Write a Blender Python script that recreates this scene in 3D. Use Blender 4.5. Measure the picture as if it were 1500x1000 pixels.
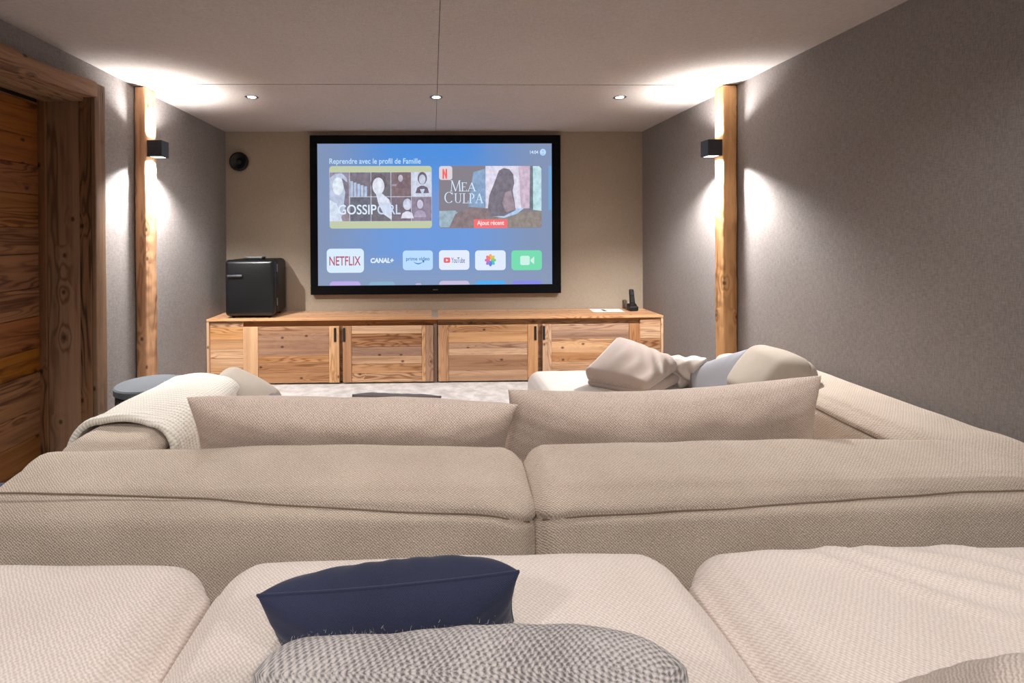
import bpy, math, random
import numpy as np
from mathutils import Matrix, Vector

# ------------------------------------------------------------------ clear
for o in list(bpy.data.objects):
    bpy.data.objects.remove(o, do_unlink=True)
SC = bpy.context.scene
COL = SC.collection
PI = math.pi
rnd = random.Random(7)

# ------------------------------------------------------------------ camera
EYE = Vector((0.0, 0.0, 1.36))
FPX, PPX, PPY = 722.0, 649.25, 347.66          # focal length and principal point in the 1500x1000 frame
YAW, PITCH, ROLL = 0.0221, -0.0052, -0.0052
f0 = Vector((math.sin(YAW), math.cos(YAW), 0)); r0 = Vector((math.cos(YAW), -math.sin(YAW), 0)); u0 = Vector((0, 0, 1))
fw = f0 * math.cos(PITCH) + u0 * math.sin(PITCH); u1 = u0 * math.cos(PITCH) - f0 * math.sin(PITCH)
rt = r0 * math.cos(ROLL) + u1 * math.sin(ROLL); up = u1 * math.cos(ROLL) - r0 * math.sin(ROLL)
cam = bpy.data.cameras.new('camera')
cam.sensor_width = 36.0
cam.lens = FPX / 1500 * 36
cam.shift_x = (750 - PPX) / 1500
cam.shift_y = -(500 - PPY) / 1500
cam.clip_start = 0.02
camo = bpy.data.objects.new('camera', cam); COL.objects.link(camo)
camo.matrix_world = Matrix(((rt.x, up.x, -fw.x, EYE.x), (rt.y, up.y, -fw.y, EYE.y), (rt.z, up.z, -fw.z, EYE.z), (0, 0, 0, 1)))
SC.camera = camo

# ------------------------------------------------------------------ world, exposure, lamp strengths
w = bpy.data.worlds.new('world'); SC.world = w; w.use_nodes = True
w.node_tree.nodes['Background'].inputs[0].default_value = (0.05, 0.05, 0.05, 1)
w.node_tree.nodes['Background'].inputs[1].default_value = 0.2
SC.view_settings.view_transform = 'Standard'
SC.view_settings.look = 'None'
SC.view_settings.exposure = 0.0
SC.view_settings.gamma = 1.0
SC.view_settings.use_curve_mapping = False
DOWN_W = {0: 46, 1: 41, 2: 120}      # watts of each downlight: row over the sideboard, over the front sofa, over the back row (unseen, raised as frontal fill)
DOWN_C = (1.0, 0.975, 0.955)
SCONCE_UP, SCONCE_DOWN = 86, 370
SCONCE_C = (1.0, 0.995, 0.985)

# ------------------------------------------------------------------ helpers
WL = {}
def tag(o, label=None, cat=None, group=None, kind=None):
    if label: o['label'] = label
    if cat: o['category'] = cat
    if group: o['group'] = group
    if kind: o['kind'] = kind
    return o

def thing(name, loc, label, cat, group=None):
    o = bpy.data.objects.new(name, None); COL.objects.link(o)
    o.empty_display_size = 0.05
    o.location = loc; WL[o] = np.array(loc, float)
    return tag(o, label, cat, group)

def mk(name, V, F, mat, parent=None, smooth=False, uv=None):
    """one mesh object; V in world metres"""
    V = np.asarray(V, float)
    if parent is None:
        L = np.array([(V[:, 0].min() + V[:, 0].max()) / 2, (V[:, 1].min() + V[:, 1].max()) / 2, V[:, 2].min()])
    else:
        L = np.zeros(3)
    me = bpy.data.meshes.new(name)
    me.from_pydata((V - L).tolist(), [], [list(f) for f in F])
    if smooth:
        me.polygons.foreach_set('use_smooth', np.ones(len(me.polygons), bool))
    if uv is not None:
        ul = me.uv_layers.new(name='UVMap')
        li = np.zeros(len(me.loops), int); me.loops.foreach_get('vertex_index', li)
        ul.data.foreach_set('uv', np.asarray(uv, float)[li].ravel())
    me.update()
    o = bpy.data.objects.new(name, me); COL.objects.link(o)
    me.materials.append(mat)
    if parent is None:
        o.location = L; WL[o] = L
    else:
        o.parent = parent
        o.location = -WL[parent]; WL[o] = np.zeros(3)
    return o

def box(x0, x1, y0, y1, z0, z1):
    V = [(x, y, z) for x in (x0, x1) for y in (y0, y1) for z in (z0, z1)]
    F = [(0, 1, 3, 2), (4, 6, 7, 5), (0, 4, 5, 1), (2, 3, 7, 6), (0, 2, 6, 4), (1, 5, 7, 3)]
    return np.array(V, float), F

def join(*parts):
    V, F, n = [], [], 0
    for v, f in parts:
        V.append(np.asarray(v, float)); F += [tuple(i + n for i in q) for q in f]; n += len(v)
    return np.vstack(V), F

def rbox(sx, sy, sz, r, res, nc=4):
    """rounded box centred on the origin; returns verts, faces, normals"""
    a = np.array([sx, sy, sz]) / 2
    r = min(r, *(a * 0.999))
    def ax(h):
        th = np.linspace(0, PI / 4, nc + 1)[1:]
        c = h - r + r * np.tan(th)
        n = max(1, int(round(2 * (h - r) / res)))
        m = np.linspace(-(h - r), h - r, n + 1)
        return np.concatenate([-c[::-1], m, c])
    A = [ax(h) for h in a]
    P, F, n = [], [], 0
    for d in range(3):
        i, j = (d + 1) % 3, (d + 2) % 3
        U, W = np.meshgrid(A[i], A[j], indexing='ij')
        nu, nw = U.shape
        idx = np.arange(nu * nw).reshape(nu, nw)
        q = np.stack([idx[:-1, :-1], idx[1:, :-1], idx[1:, 1:], idx[:-1, 1:]], -1).reshape(-1, 4)
        for s in (-1, 1):
            p = np.zeros((nu * nw, 3)); p[:, i] = U.ravel(); p[:, j] = W.ravel(); p[:, d] = s * a[d]
            P.append(p); F.append((q if s > 0 else q[:, ::-1]) + n); n += nu * nw
    P = np.vstack(P); F = np.vstack(F)
    _, first, inv = np.unique(np.round(P, 6), axis=0, return_index=True, return_inverse=True)
    inv = inv.ravel()
    P = P[first]; F = inv[F]
    c = np.clip(P, -(a - r), a - r); dd = P - c
    nrm = dd / np.maximum(np.linalg.norm(dd, axis=1, keepdims=True), 1e-9)
    return c + nrm * r, F.tolist(), nrm

def wob(P, seed, freq, amp, k=9):
    """smooth pseudo-random field from a sum of waves"""
    g = np.random.RandomState(seed)
    out = np.zeros(len(P))
    for _ in range(k):
        d = g.normal(size=3); d /= np.linalg.norm(d)
        out += np.sin(P @ (d * freq * g.uniform(0.6, 1.6)) + g.uniform(0, 2 * PI))
    return out * amp / math.sqrt(k)

def tube(path, r, n=6, closed=False):
    path = np.asarray(path, float); m = len(path)
    if closed:
        T = np.roll(path, -1, 0) - np.roll(path, 1, 0)
    else:
        T = np.gradient(path, axis=0)
    T /= np.maximum(np.linalg.norm(T, axis=1, keepdims=True), 1e-9)
    ref = np.array([0, 0, 1.0])
    V = []
    for i in range(m):
        s = np.cross(T[i], ref)
        if np.linalg.norm(s) < 0.1: s = np.cross(T[i], [1, 0, 0])
        s /= np.linalg.norm(s); t = np.cross(s, T[i])
        for k in range(n):
            b = 2 * PI * k / n
            V.append(path[i] + r * (math.cos(b) * s + math.sin(b) * t))
    F = []
    for i in range(m if closed else m - 1):
        for k in range(n):
            a0, a1 = i * n + k, i * n + (k + 1) % n
            b0, b1 = ((i + 1) % m) * n + k, ((i + 1) % m) * n + (k + 1) % n
            F.append((a0, a1, b1, b0))
    if not closed:
        F.append(tuple(range(n))[::-1]); F.append(tuple(range((m - 1) * n, m * n)))
    return np.array(V), F

def lathe(prof, c, axis='z', n=32, cap=True):
    """revolve (radius, height) pairs round an axis through c"""
    V, F = [], []
    for r, h in prof:
        for k in range(n):
            b = 2 * PI * k / n
            p = (r * math.cos(b), r * math.sin(b), h)
            if axis == 'y': p = (p[0], p[2], p[1])
            V.append((p[0] + c[0], p[1] + c[1], p[2] + c[2]))
    for i in range(len(prof) - 1):
        for k in range(n):
            F.append((i * n + k, i * n + (k + 1) % n, (i + 1) * n + (k + 1) % n, (i + 1) * n + k))
    if cap:
        F.append(tuple(range(n))[::-1]); F.append(tuple(range((len(prof) - 1) * n, len(prof) * n)))
    return np.array(V), F

def frame_from(c, ex, ey, ez):
    """local -> world: columns are axes"""
    M = np.array([ex, ey, ez], float).T
    return lambda P: P @ M.T + np.array(c, float)

def pillow(W, H, T, n=44, m=26, ear=0.06, seed=1, pw=4.0, crumple=0.006, sag=0.0):
    """stuffed cushion in the local XY plane; returns verts, faces, uv in metres and border indices"""
    u = np.sin(np.linspace(-PI / 2, PI / 2, n)) * 0.82 + np.linspace(-1, 1, n) * 0.18
    v = np.sin(np.linspace(-PI / 2, PI / 2, m)) * 0.82 + np.linspace(-1, 1, m) * 0.18
    U, Wv = np.meshgrid(u, v, indexing='ij')
    prof = (np.clip(1 - np.abs(U) ** pw, 0, 1) * np.clip(1 - np.abs(Wv) ** pw, 0, 1)) ** 0.5
    X = W / 2 * U * (1 - ear * (1 - Wv ** 2) * np.abs(U) ** 2)
    Y = H / 2 * Wv * (1 - ear * W / H * 0.6 * (1 - U ** 2) * np.abs(Wv) ** 2) - sag * (1 - U ** 2)
    base = np.stack([X.ravel(), Y.ravel(), 0 * X.ravel()], -1)
    cr = wob(base, seed, 9 / H * 0.5, crumple) + wob(base, seed + 5, 30 / H * 0.5, crumple * 0.45)
    rip = np.cos(np.arctan2(Y, X * H / W) * 22).ravel() * 0.0022 * (1 - prof.ravel()) * prof.ravel() * 4
    top = base.copy(); bot = base.copy()
    top[:, 2] = T / 2 * prof.ravel() + (cr + rip) * prof.ravel()
    bot[:, 2] = -T / 2 * prof.ravel() + (wob(base, seed + 9, 9 / H * 0.5, crumple) + rip) * prof.ravel()
    idx = np.arange(n * m).reshape(n, m)
    border = np.zeros((n, m), bool); border[0] = border[-1] = True; border[:, 0] = border[:, -1] = True
    inner = ~border
    mp = idx.copy(); mp[inner] = n * m + np.arange(inner.sum())
    V = np.vstack([top, bot[idx[inner]]])
    q = lambda a: np.stack([a[:-1, :-1], a[1:, :-1], a[1:, 1:], a[:-1, 1:]], -1).reshape(-1, 4)
    F = np.vstack([q(idx), q(mp)[:, ::-1]]).tolist()
    T3 = top.reshape(n, m, 3)
    lv = np.concatenate([np.zeros((n, 1)), np.cumsum(np.linalg.norm(np.diff(T3, axis=1), axis=2), 1)], 1); lv -= lv[:, m // 2:m // 2 + 1]
    lu = np.concatenate([np.zeros((1, m)), np.cumsum(np.linalg.norm(np.diff(T3, axis=0), axis=2), 0)], 0); lu -= lu[n // 2:n // 2 + 1]
    uvt = np.stack([lu.ravel(), lv.ravel()], -1)
    uv = np.vstack([uvt, uvt[idx[inner].ravel()]])
    ring = list(idx[:, 0]) + list(idx[-1, 1:]) + list(idx[::-1, -1][1:]) + list(idx[0, ::-1][1:-1])
    return V, F, uv, ring

def cushion(name, mat, seam_mat, place, label, cat='cushion', group=None, seam_r=0.0028, **kw):
    V, F, uv, ring = pillow(**kw)
    P = place(V)
    o = mk(name, P, F, mat, None, True, uv)
    tag(o, label, cat, group)
    if seam_mat:
        v, f = tube(P[ring], seam_r, 6, True)
        mk('seam', v, f, seam_mat, o, True)
    return o, P, ring

def puff(name, mat, W, H, T, r, place, label, seed):
    V, F, nn = rbox(W, H, T, r, 0.02, 7)
    V = V + nn * (wob(V, seed, 14, 0.006))[:, None]
    edge = np.abs(V[:, 2]); V = V - nn * (0.006 * np.exp(-(edge / 0.006) ** 2))[:, None]
    V[:, 2] *= 1 + 0.35 * (1 - (2 * V[:, 0] / W) ** 2) * (1 - (2 * V[:, 1] / H) ** 2)
    uv = V[:, :2].copy()
    o = mk(name, place(V), F, mat, None, True, uv)
    tag(o, label, 'cushion')
    rr = min(r, T * 0.49, W * .49, H * .49); pts = []
    for cx, cy, a0 in ((W / 2 - r, H / 2 - r, 0), (-W / 2 + r, H / 2 - r, PI / 2), (-W / 2 + r, -H / 2 + r, PI), (W / 2 - r, -H / 2 + r, 1.5 * PI)):
        for q in range(9):
            a = a0 + q / 8 * PI / 2; pts.append((cx + (r - 0.003) * math.cos(a), cy + (r - 0.003) * math.sin(a), 0))
    v, f = tube(place(np.array(pts)), 0.0028, 6, True); mk('seam', v, f, M['sofa_seam'], o, True)
    return o

def lean(c, yaw, tilt, roll=0.0):
    """frame for a cushion: width along local x turned by yaw; tilt = angle of its height above the floor"""
    ex = np.array([math.cos(yaw), math.sin(yaw), 0.0])
    back = np.array([-math.sin(yaw), math.cos(yaw), 0.0])
    ey = -back * math.cos(tilt) + np.array([0, 0, 1.0]) * math.sin(tilt)
    ez = np.cross(ex, ey)
    ex2 = ex * math.cos(roll) + ey * math.sin(roll); ey2 = ey * math.cos(roll) - ex * math.sin(roll)
    return frame_from(c, ex2, ey2, ez)

# ------------------------------------------------------------------ materials
def srgb(r, g, b):
    f = lambda c: (c / 255 / 12.92) if c / 255 <= 0.04045 else ((c / 255 + 0.055) / 1.055) ** 2.4
    return (f(r), f(g), f(b), 1.0)

class NT:
    def __init__(s, name):
        s.m = bpy.data.materials.new(name); s.m.use_nodes = True
        s.t = s.m.node_tree; s.b = s.t.nodes['Principled BSDF']
    def n(s, typ, ins=None, **props):
        nd = s.t.nodes.new('ShaderNode' + typ)
        for k, v in props.items(): setattr(nd, k, v)
        for k, v in (ins or {}).items(): s.put(nd.inputs[k], v)
        return nd
    def put(s, sock, v):
        if isinstance(v, bpy.types.NodeSocket): s.t.links.new(v, sock)
        else: sock.default_value = v
    def math(s, op, a, b=0.0, c=0.0):
        nd = s.n('Math', {0: a, 1: b, 2: c}, operation=op); return nd.outputs[0]
    def vmul(s, v, k):
        return s.n('VectorMath', {0: v, 1: k}, operation='MULTIPLY').outputs[0]
    def vadd(s, v, k):
        return s.n('VectorMath', {0: v, 1: k}, operation='ADD').outputs[0]
    def dot(s, v, k):
        return s.n('VectorMath', {0: v, 1: k}, operation='DOT_PRODUCT').outputs['Value']
    def noise(s, v, scale, detail=2.0, rough=0.5):
        return s.n('TexNoise', {'Vector': v, 'Scale': scale, 'Detail': detail, 'Roughness': rough}).outputs['Fac']
    def mix(s, f, a, b):
        nd = s.n('Mix', {0: f}, data_type='RGBA'); s.put(nd.inputs[6], a); s.put(nd.inputs[7], b); return nd.outputs[2]
    def smooth(s, v, a, b, lo=0.0, hi=1.0):
        return s.n('MapRange', {0: v, 1: a, 2: b, 3: lo, 4: hi}, interpolation_type='SMOOTHSTEP').outputs[0]
    def bump(s, h, strength, dist):
        nd = s.n('Bump', {'Height': h, 'Strength': strength, 'Distance': dist})
        s.put(s.b.inputs['Normal'], nd.outputs[0])
    def fin(s, col=None, rough=0.6, **k):
        if col is not None: s.put(s.b.inputs['Base Color'], col)
        s.put(s.b.inputs['Roughness'], rough)
        for a, v in k.items(): s.put(s.b.inputs[a.replace('_', ' ')], v)
        return s.m

def plain(name, c, rough=0.5, **k):
    t = NT(name); return t.fin(c, rough, **k)

def fabric(name, c1, c2, period=0.006, coord='Object', bump=0.5, mottle=0.12, sheen=0.15, weave=1.0):
    """two-tone diagonal twill"""
    t = NT(name)
    tc = t.n('TexCoord').outputs[coord]
    nz = t.n('TexNoise', {'Vector': tc, 'Scale': 110.0, 'Detail': 3.0})
    d = t.vadd(tc, t.vmul(nz.outputs['Color'], (period * 1.2,) * 3))
    k = 2 * PI / period / math.sqrt(2)
    a = t.math('SINE', t.math('MULTIPLY', t.dot(d, (1, 1, 1)), k))
    b = t.math('SINE', t.math('MULTIPLY', t.dot(d, (1, -1, -1)), k * 0.8))
    h = t.math('ADD', t.math('MULTIPLY', a, 0.33 * weave), t.math('MULTIPLY', b, 0.2 * weave))
    h = t.math('ADD', h, 0.5)
    fibre = t.noise(tc, 420.0, 3.0, 0.7)
    big = t.noise(tc, 5.0, 3.0, 0.55)
    f = t.math('ADD', t.math('MULTIPLY', h, 0.75), t.math('MULTIPLY', fibre, 0.5))
    f = t.math('ADD', f, t.math('MULTIPLY', t.math('SUBTRACT', big, 0.5), mottle * 4))
    col = t.mix(t.smooth(f, 0.1, 1.1), c2, c1)
    t.bump(t.math('ADD', h, t.math('MULTIPLY', fibre, 0.5)), bump, period * 0.28)
    return t.fin(col, 0.95, Sheen_Weight=sheen, Specular_IOR_Level=0.15)

def linen(name, c1, c2, flat=False, sc=1.0):
    """woven wall cloth: threads both ways"""
    t = NT(name)
    tc = t.n('TexCoord').outputs['Object']
    if flat:
        v1 = t.vmul(tc, (330 * sc, 45 * sc, 1)); v2 = t.vmul(tc, (45 * sc, 330 * sc, 1))
    else:
        v1 = t.vmul(tc, (330 * sc, 330 * sc, 40 * sc)); v2 = t.vmul(tc, (40 * sc, 40 * sc, 330 * sc))
    a = t.noise(v1, 1.0, 2.0, 0.6); b = t.noise(v2, 1.0, 2.0, 0.6)
    g = t.noise(tc, 3.0, 3.0, 0.55)
    f = t.math('ADD', t.math('MULTIPLY', a, 0.5), t.math('MULTIPLY', b, 0.5))
    f2 = t.math('ADD', f, t.math('MULTIPLY', t.math('SUBTRACT', g, 0.5), 0.12))
    col = t.mix(t.smooth(f2, 0.3, 0.7), c2, c1)
    t.bump(f, 0.35, 0.0015)
    return t.fin(col, 0.9, Specular_IOR_Level=0.2)

def wood(name, c1, c2, axis=0, ring=15.0, rough=0.62, knot=0.7, stretch=0.22, vary=0.28, bump=0.35, scale=1.0):
    """reclaimed softwood: contour-like growth rings stretched along the grain, fibres and knots"""
    t = NT(name)
    tc = t.n('TexCoord').outputs['Object']
    rn = t.n('ObjectInfo').outputs['Random']
    off = t.n('CombineXYZ', {0: t.math('MULTIPLY', rn, 37.3), 1: t.math('MULTIPLY', rn, 91.7), 2: t.math('MULTIPLY', rn, 53.9)}).outputs[0]
    p = t.vadd(tc, off)
    def axv(al, ac):
        v = [ac] * 3; v[axis] = al; return tuple(v)
    s = t.vmul(p, axv(stretch * 5 * scale, 10.0 * scale))
    base = t.noise(s, 1.0, 2.0, 0.45)
    show = t.smooth(t.noise(t.vmul(p, axv(0.7, 6.0)), 1.0, 1.0), 0.42, 0.62, 0.12, 1.0)
    oth = [0.0 if k == axis else 5.5 * scale for k in range(3)]; aln = [4.0 * scale if k == axis else 0.0 for k in range(3)]
    kvec = t.n('CombineXYZ', {0: t.dot(p, tuple(aln)), 1: t.dot(p, tuple(oth))}).outputs[0]
    kv = t.n('TexVoronoi', {'Vector': kvec, 'Scale': 1.0, 'Randomness': 1.0}, voronoi_dimensions='2D')
    kd = kv.outputs['Distance']
    sel = t.math('GREATER_THAN', t.n('SeparateColor', {0: kv.outputs['Color']}).outputs[0], 1 - knot * 0.6)
    near = t.math('MULTIPLY', t.smooth(kd, 0.0, 0.42, 1.0, 0.0), sel)
    core = t.math('MULTIPLY', t.smooth(kd, 0.025, 0.085, 1.0, 0.0), sel)
    field = t.math('ADD', t.math('MULTIPLY', base, ring), t.math('MULTIPLY', near, 1.3))
    rg = t.math('ADD', t.math('MULTIPLY', t.math('SINE', t.math('MULTIPLY', field, 2 * PI)), 0.5), 0.5)
    rg = t.math('MULTIPLY', t.math('POWER', rg, 2.2), show)
    fib = t.noise(t.vmul(p, axv(5.0 * scale, 190.0 * scale)), 1.0, 3.0, 0.65)
    band = t.noise(t.vmul(p, axv(0.8, 22.0)), 1.0, 2.0, 0.5)
    f = t.math('ADD', t.math('MULTIPLY', rg, 0.48), t.math('MULTIPLY', fib, 0.5))
    f = t.math('ADD', f, t.math('MULTIPLY', t.math('SUBTRACT', band, 0.5), 1.1))
    col = t.mix(t.smooth(f, 0.0, 0.9), c1, c2)
    dark = tuple(x * 0.28 for x in c2[:3]) + (1,)
    col = t.mix(t.math('MULTIPLY', core, 0.85), col, dark)
    r2 = t.n('TexWhiteNoise', {'W': t.math('MULTIPLY', rn, 913.0)}, noise_dimensions='1D').outputs['Value']
    hs = t.n('HueSaturation', {'Hue': t.math('ADD', 0.494, t.math('MULTIPLY', rn, 0.012)),
                               'Saturation': t.math('ADD', 0.82, t.math('MULTIPLY', r2, 0.3)),
                               'Value': t.math('ADD', 1 - vary, t.math('MULTIPLY', rn, vary * 2)), 'Color': col})
    t.bump(t.math('SUBTRACT', t.math('MULTIPLY', fib, 0.6), t.math('MULTIPLY', rg, 0.5)), bump, 0.002)
    return t.fin(hs.outputs[0], rough, Specular_IOR_Level=0.3)

def glow(name, c, s=1.0, sample=False, mott=0.0):
    t = NT(name)
    if mott:
        tc = t.n('TexCoord').outputs['Object']
        f = t.noise(t.vmul(tc, (22, 1, 16)), 1.0, 4.0, 0.6)
        c = t.mix(t.smooth(f, 0.25, 0.75, 0.0, 1.0), tuple(x * (1 - mott) for x in c[:3]) + (1,), tuple(min(1, x * (1 + mott) + 0.02) for x in c[:3]) + (1,))
    t.fin((0.0, 0.0, 0.0, 1), 0.8, Emission_Color=c, Emission_Strength=s, Specular_IOR_Level=0.0)
    if not sample: t.m.cycles.emission_sampling = 'NONE'
    return t.m

M = {}
M['wall'] = linen('wall_linen', srgb(148, 141, 138), srgb(122, 115, 112))
M['wall_back'] = linen('back_wall_linen', srgb(170, 155, 138), srgb(152, 138, 122))
M['ceil'] = linen('ceiling_linen', srgb(190, 180, 174), srgb(170, 160, 154), flat=True)
M['dark_gap'] = plain('dark_gap', srgb(40, 34, 30), 0.9)
def carpet_mat():
    t = NT('carpet'); tc = t.n('TexCoord').outputs['Object']
    a = t.noise(tc, 9.0, 4.0, 0.6); b = t.noise(tc, 260.0, 2.0, 0.6)
    f = t.math('ADD', t.math('MULTIPLY', a, 0.75), t.math('MULTIPLY', b, 0.3))
    col = t.mix(t.smooth(f, 0.35, 0.7), srgb(164, 158, 154), srgb(204, 200, 198))
    t.bump(f, 0.7, 0.01)
    return t.fin(col, 0.95, Sheen_Weight=0.2, Specular_IOR_Level=0.1)
M['carpet'] = carpet_mat()
SOFA1, SOFA2 = srgb(208, 192, 177), srgb(164, 147, 131)
M['sofa'] = fabric('sofa_twill', SOFA1, SOFA2, 0.0064, weave=1.35, bump=0.65, mottle=0.15)
M['sofa_seam'] = plain('sofa_seam_shade', srgb(120, 104, 88), 0.95)  # seam tube colour darkened to carry the shade of the groove
M['sofa_near'] = fabric('back_row_twill', srgb(230, 218, 210), srgb(202, 187, 177), 0.0055)
M['lumbar'] = fabric('lumbar_twill', srgb(234, 215, 201), srgb(186, 166, 152), 0.0068, 'UV', mottle=0.18, weave=1.5, bump=0.7)
M['cush_beige'] = fabric('beige_cushion_cloth', srgb(176, 164, 150), srgb(144, 132, 119), 0.006, 'Object', weave=0.25)
M['cush_near'] = fabric('pale_cushion_cloth', srgb(216, 201, 190), srgb(196, 180, 168), 0.005, 'UV')
M['cush_blue'] = fabric('blue_grey_cloth', srgb(152, 151, 156), srgb(126, 125, 131), 0.003, 'UV', bump=0.2)
M['cush_dark'] = fabric('dark_grey_cloth', srgb(120, 114, 114), srgb(88, 84, 86), 0.003, 'UV', bump=0.2)
M['navy'] = fabric('navy_linen', srgb(56, 60, 84), srgb(29, 32, 49), 0.002, 'UV', bump=0.2, mottle=0.14, sheen=0.12, weave=0.6)
M['navy_obj'] = fabric('navy_wool', srgb(52, 56, 92), srgb(26, 28, 52), 0.008, 'Object', bump=0.5)
M['velvet'] = fabric('taupe_fleece', srgb(168, 152, 143), srgb(144, 128, 120), 0.002, 'Object', bump=0.15, mottle=0.1, sheen=0.5)
M['ottoman'] = fabric('ottoman_cloth', srgb(208, 199, 192), srgb(186, 175, 167), 0.005, weave=0.2)

def tweed():
    t = NT('grey_wool_tweed'); uv = t.n('TexCoord').outputs['UV']
    nz = t.n('TexNoise', {'Vector': uv, 'Scale': 230.0, 'Detail': 3.0})
    d = t.vadd(uv, t.vmul(nz.outputs['Color'], (0.0065, 0.0065, 0)))
    sx = t.n('SeparateXYZ', {0: d})
    a_ = t.math('SINE', t.math('MULTIPLY', t.math('ADD', sx.outputs[0], t.math('MULTIPLY', sx.outputs[1], 0.45)), 2 * PI / 0.0085))
    b_ = t.math('SINE', t.math('MULTIPLY', sx.outputs[1], 2 * PI / 0.0100))
    h = t.math('ADD', t.math('MULTIPLY', t.math('MULTIPLY', a_, b_), 0.5), 0.5)
    fib = t.noise(uv, 600.0, 3.0, 0.7); big = t.noise(uv, 12.0, 2.0)
    f = t.math('ADD', t.math('MULTIPLY', h, 0.7), t.math('MULTIPLY', fib, 0.5))
    f = t.math('ADD', f, t.math('MULTIPLY', t.math('SUBTRACT', big, 0.5), 0.5))
    col = t.mix(t.smooth(f, 0.15, 1.0), srgb(92, 84, 83), srgb(208, 199, 195))
    t.bump(t.math('ADD', h, t.math('MULTIPLY', fib, 0.6)), 0.8, 0.003)
    return t.fin(col, 0.95, Sheen_Weight=0.4, Specular_IOR_Level=0.1)
M['tweed'] = tweed()
M['fuzz'] = plain('wool_fibre', srgb(205, 198, 194), 0.9)

def knit():
    t = NT('cream_knit'); uv = t.n('TexCoord').outputs['UV']
    sx = t.n('SeparateXYZ', {0: uv}); x, y = sx.outputs[0], sx.outputs[1]
    nz = t.noise(uv, 30.0, 2.0)
    row = t.math('SINE', t.math('ADD', t.math('MULTIPLY', y, 2 * PI / 0.020), t.math('MULTIPLY', nz, 1.5)))
    zig = t.math('PINGPONG', t.math('MULTIPLY', x, 1.0), 0.008)
    st = t.math('SINE', t.math('ADD', t.math('MULTIPLY', x, 2 * PI / 0.011), t.math('MULTIPLY', row, 1.1)))
    fib = t.noise(uv, 500.0, 3.0, 0.7)
    h = t.math('ADD', t.math('ADD', t.math('MULTIPLY', row, 0.3), t.math('MULTIPLY', st, 0.22)), 0.5)
    f = t.math('ADD', t.math('MULTIPLY', h, 0.7), t.math('MULTIPLY', fib, 0.35))
    col = t.mix(t.smooth(f, 0.05, 0.8), srgb(206, 196, 180), srgb(240, 234, 223))
    t.bump(f, 0.8, 0.006)
    return t.fin(col, 0.95, Sheen_Weight=0.4, Specular_IOR_Level=0.1)
M['knit'] = knit()

HONEY1, HONEY2 = srgb(192, 148, 110), srgb(122, 80, 51)
M['wx'] = wood('sideboard_pine_flat', HONEY1, HONEY2, 0)
M['wz'] = wood('sideboard_pine_upright', HONEY1, srgb(144, 96, 58), 2)
M['wtop'] = wood('worktop_pine', srgb(206, 164, 126), srgb(152, 106, 70), 0, vary=0.12)
M['rail'] = wood('rail_pine', srgb(150, 104, 66), srgb(98, 62, 36), 0, vary=0.1)
M['wgrey'] = wood('grey_post_pine', srgb(128, 104, 88), srgb(88, 68, 56), 2, vary=0.1, knot=0.1)
M['post'] = wood('post_timber', srgb(206, 152, 96), srgb(148, 94, 48), 2, ring=6.0, vary=0.06, bump=0.7, knot=0.9)
M['door'] = wood('door_larch', srgb(150, 98, 54), srgb(84, 46, 20), 1, ring=12, vary=0.06, rough=0.55)
M['jamb'] = wood('jamb_larch', srgb(158, 124, 98), srgb(108, 78, 58), 2, ring=6, vary=0.08)
M['jamb_dark'] = wood('jamb_larch_dark', srgb(140, 98, 62), srgb(56, 34, 20), 2, ring=14, vary=0.06, stretch=0.16)
M['casing'] = wood('casing_larch', srgb(136, 102, 72), srgb(78, 51, 32), 2, ring=14, vary=0.06)
M['lintel'] = wood('lintel_larch', srgb(158, 116, 78), srgb(84, 52, 28), 1, ring=14, vary=0.05, bump=0.7)
M['black_frame'] = plain('screen_frame_velvet', srgb(9, 9, 12), 0.8, Specular_IOR_Level=0.1)
M['black'] = plain('black_plastic', srgb(12, 12, 13), 0.45)
M['black_soft'] = plain('black_rubber', srgb(12, 11, 12), 0.7)
M['fridge'] = plain('fridge_enamel', srgb(15, 16, 18), 0.33)
M['fridge_side'] = plain('fridge_side_enamel', srgb(20, 18, 19), 0.45)
M['steel'] = plain('brushed_steel', srgb(170, 170, 172), 0.35, Metallic=0.9)
M['steel_dark'] = plain('dark_steel', srgb(92, 92, 98), 0.4, Metallic=0.7)
M['white'] = plain('white_paper', srgb(232, 230, 228), 0.7)
M['sconce'] = plain('anthracite_metal', srgb(58, 60, 64), 0.42, Metallic=0.4)
M['drum'] = fabric('slate_felt', srgb(104, 108, 112), srgb(80, 84, 88), 0.004, bump=0.2)
M['drum_side'] = plain('drum_side', srgb(44, 44, 48), 0.6)
M['lens'] = glow('lamp_lens', (1.0, 0.95, 0.86, 1), 14.0)
M['lens_sc'] = glow('sconce_lens', (1.0, 0.95, 0.84, 1), 6.0)
M['shiny'] = NT('striped_satin').fin(srgb(178, 168, 160), 0.35)

# ------------------------------------------------------------------ room shell
XL, XR, YB, YR, ZC = -2.057, 2.1375, 4.966, -1.7, 2.40
def struct(name, vf, mat, smooth=False):
    o = mk(name, vf[0], vf[1], mat, None, smooth); o['kind'] = 'structure'; return o

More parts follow.
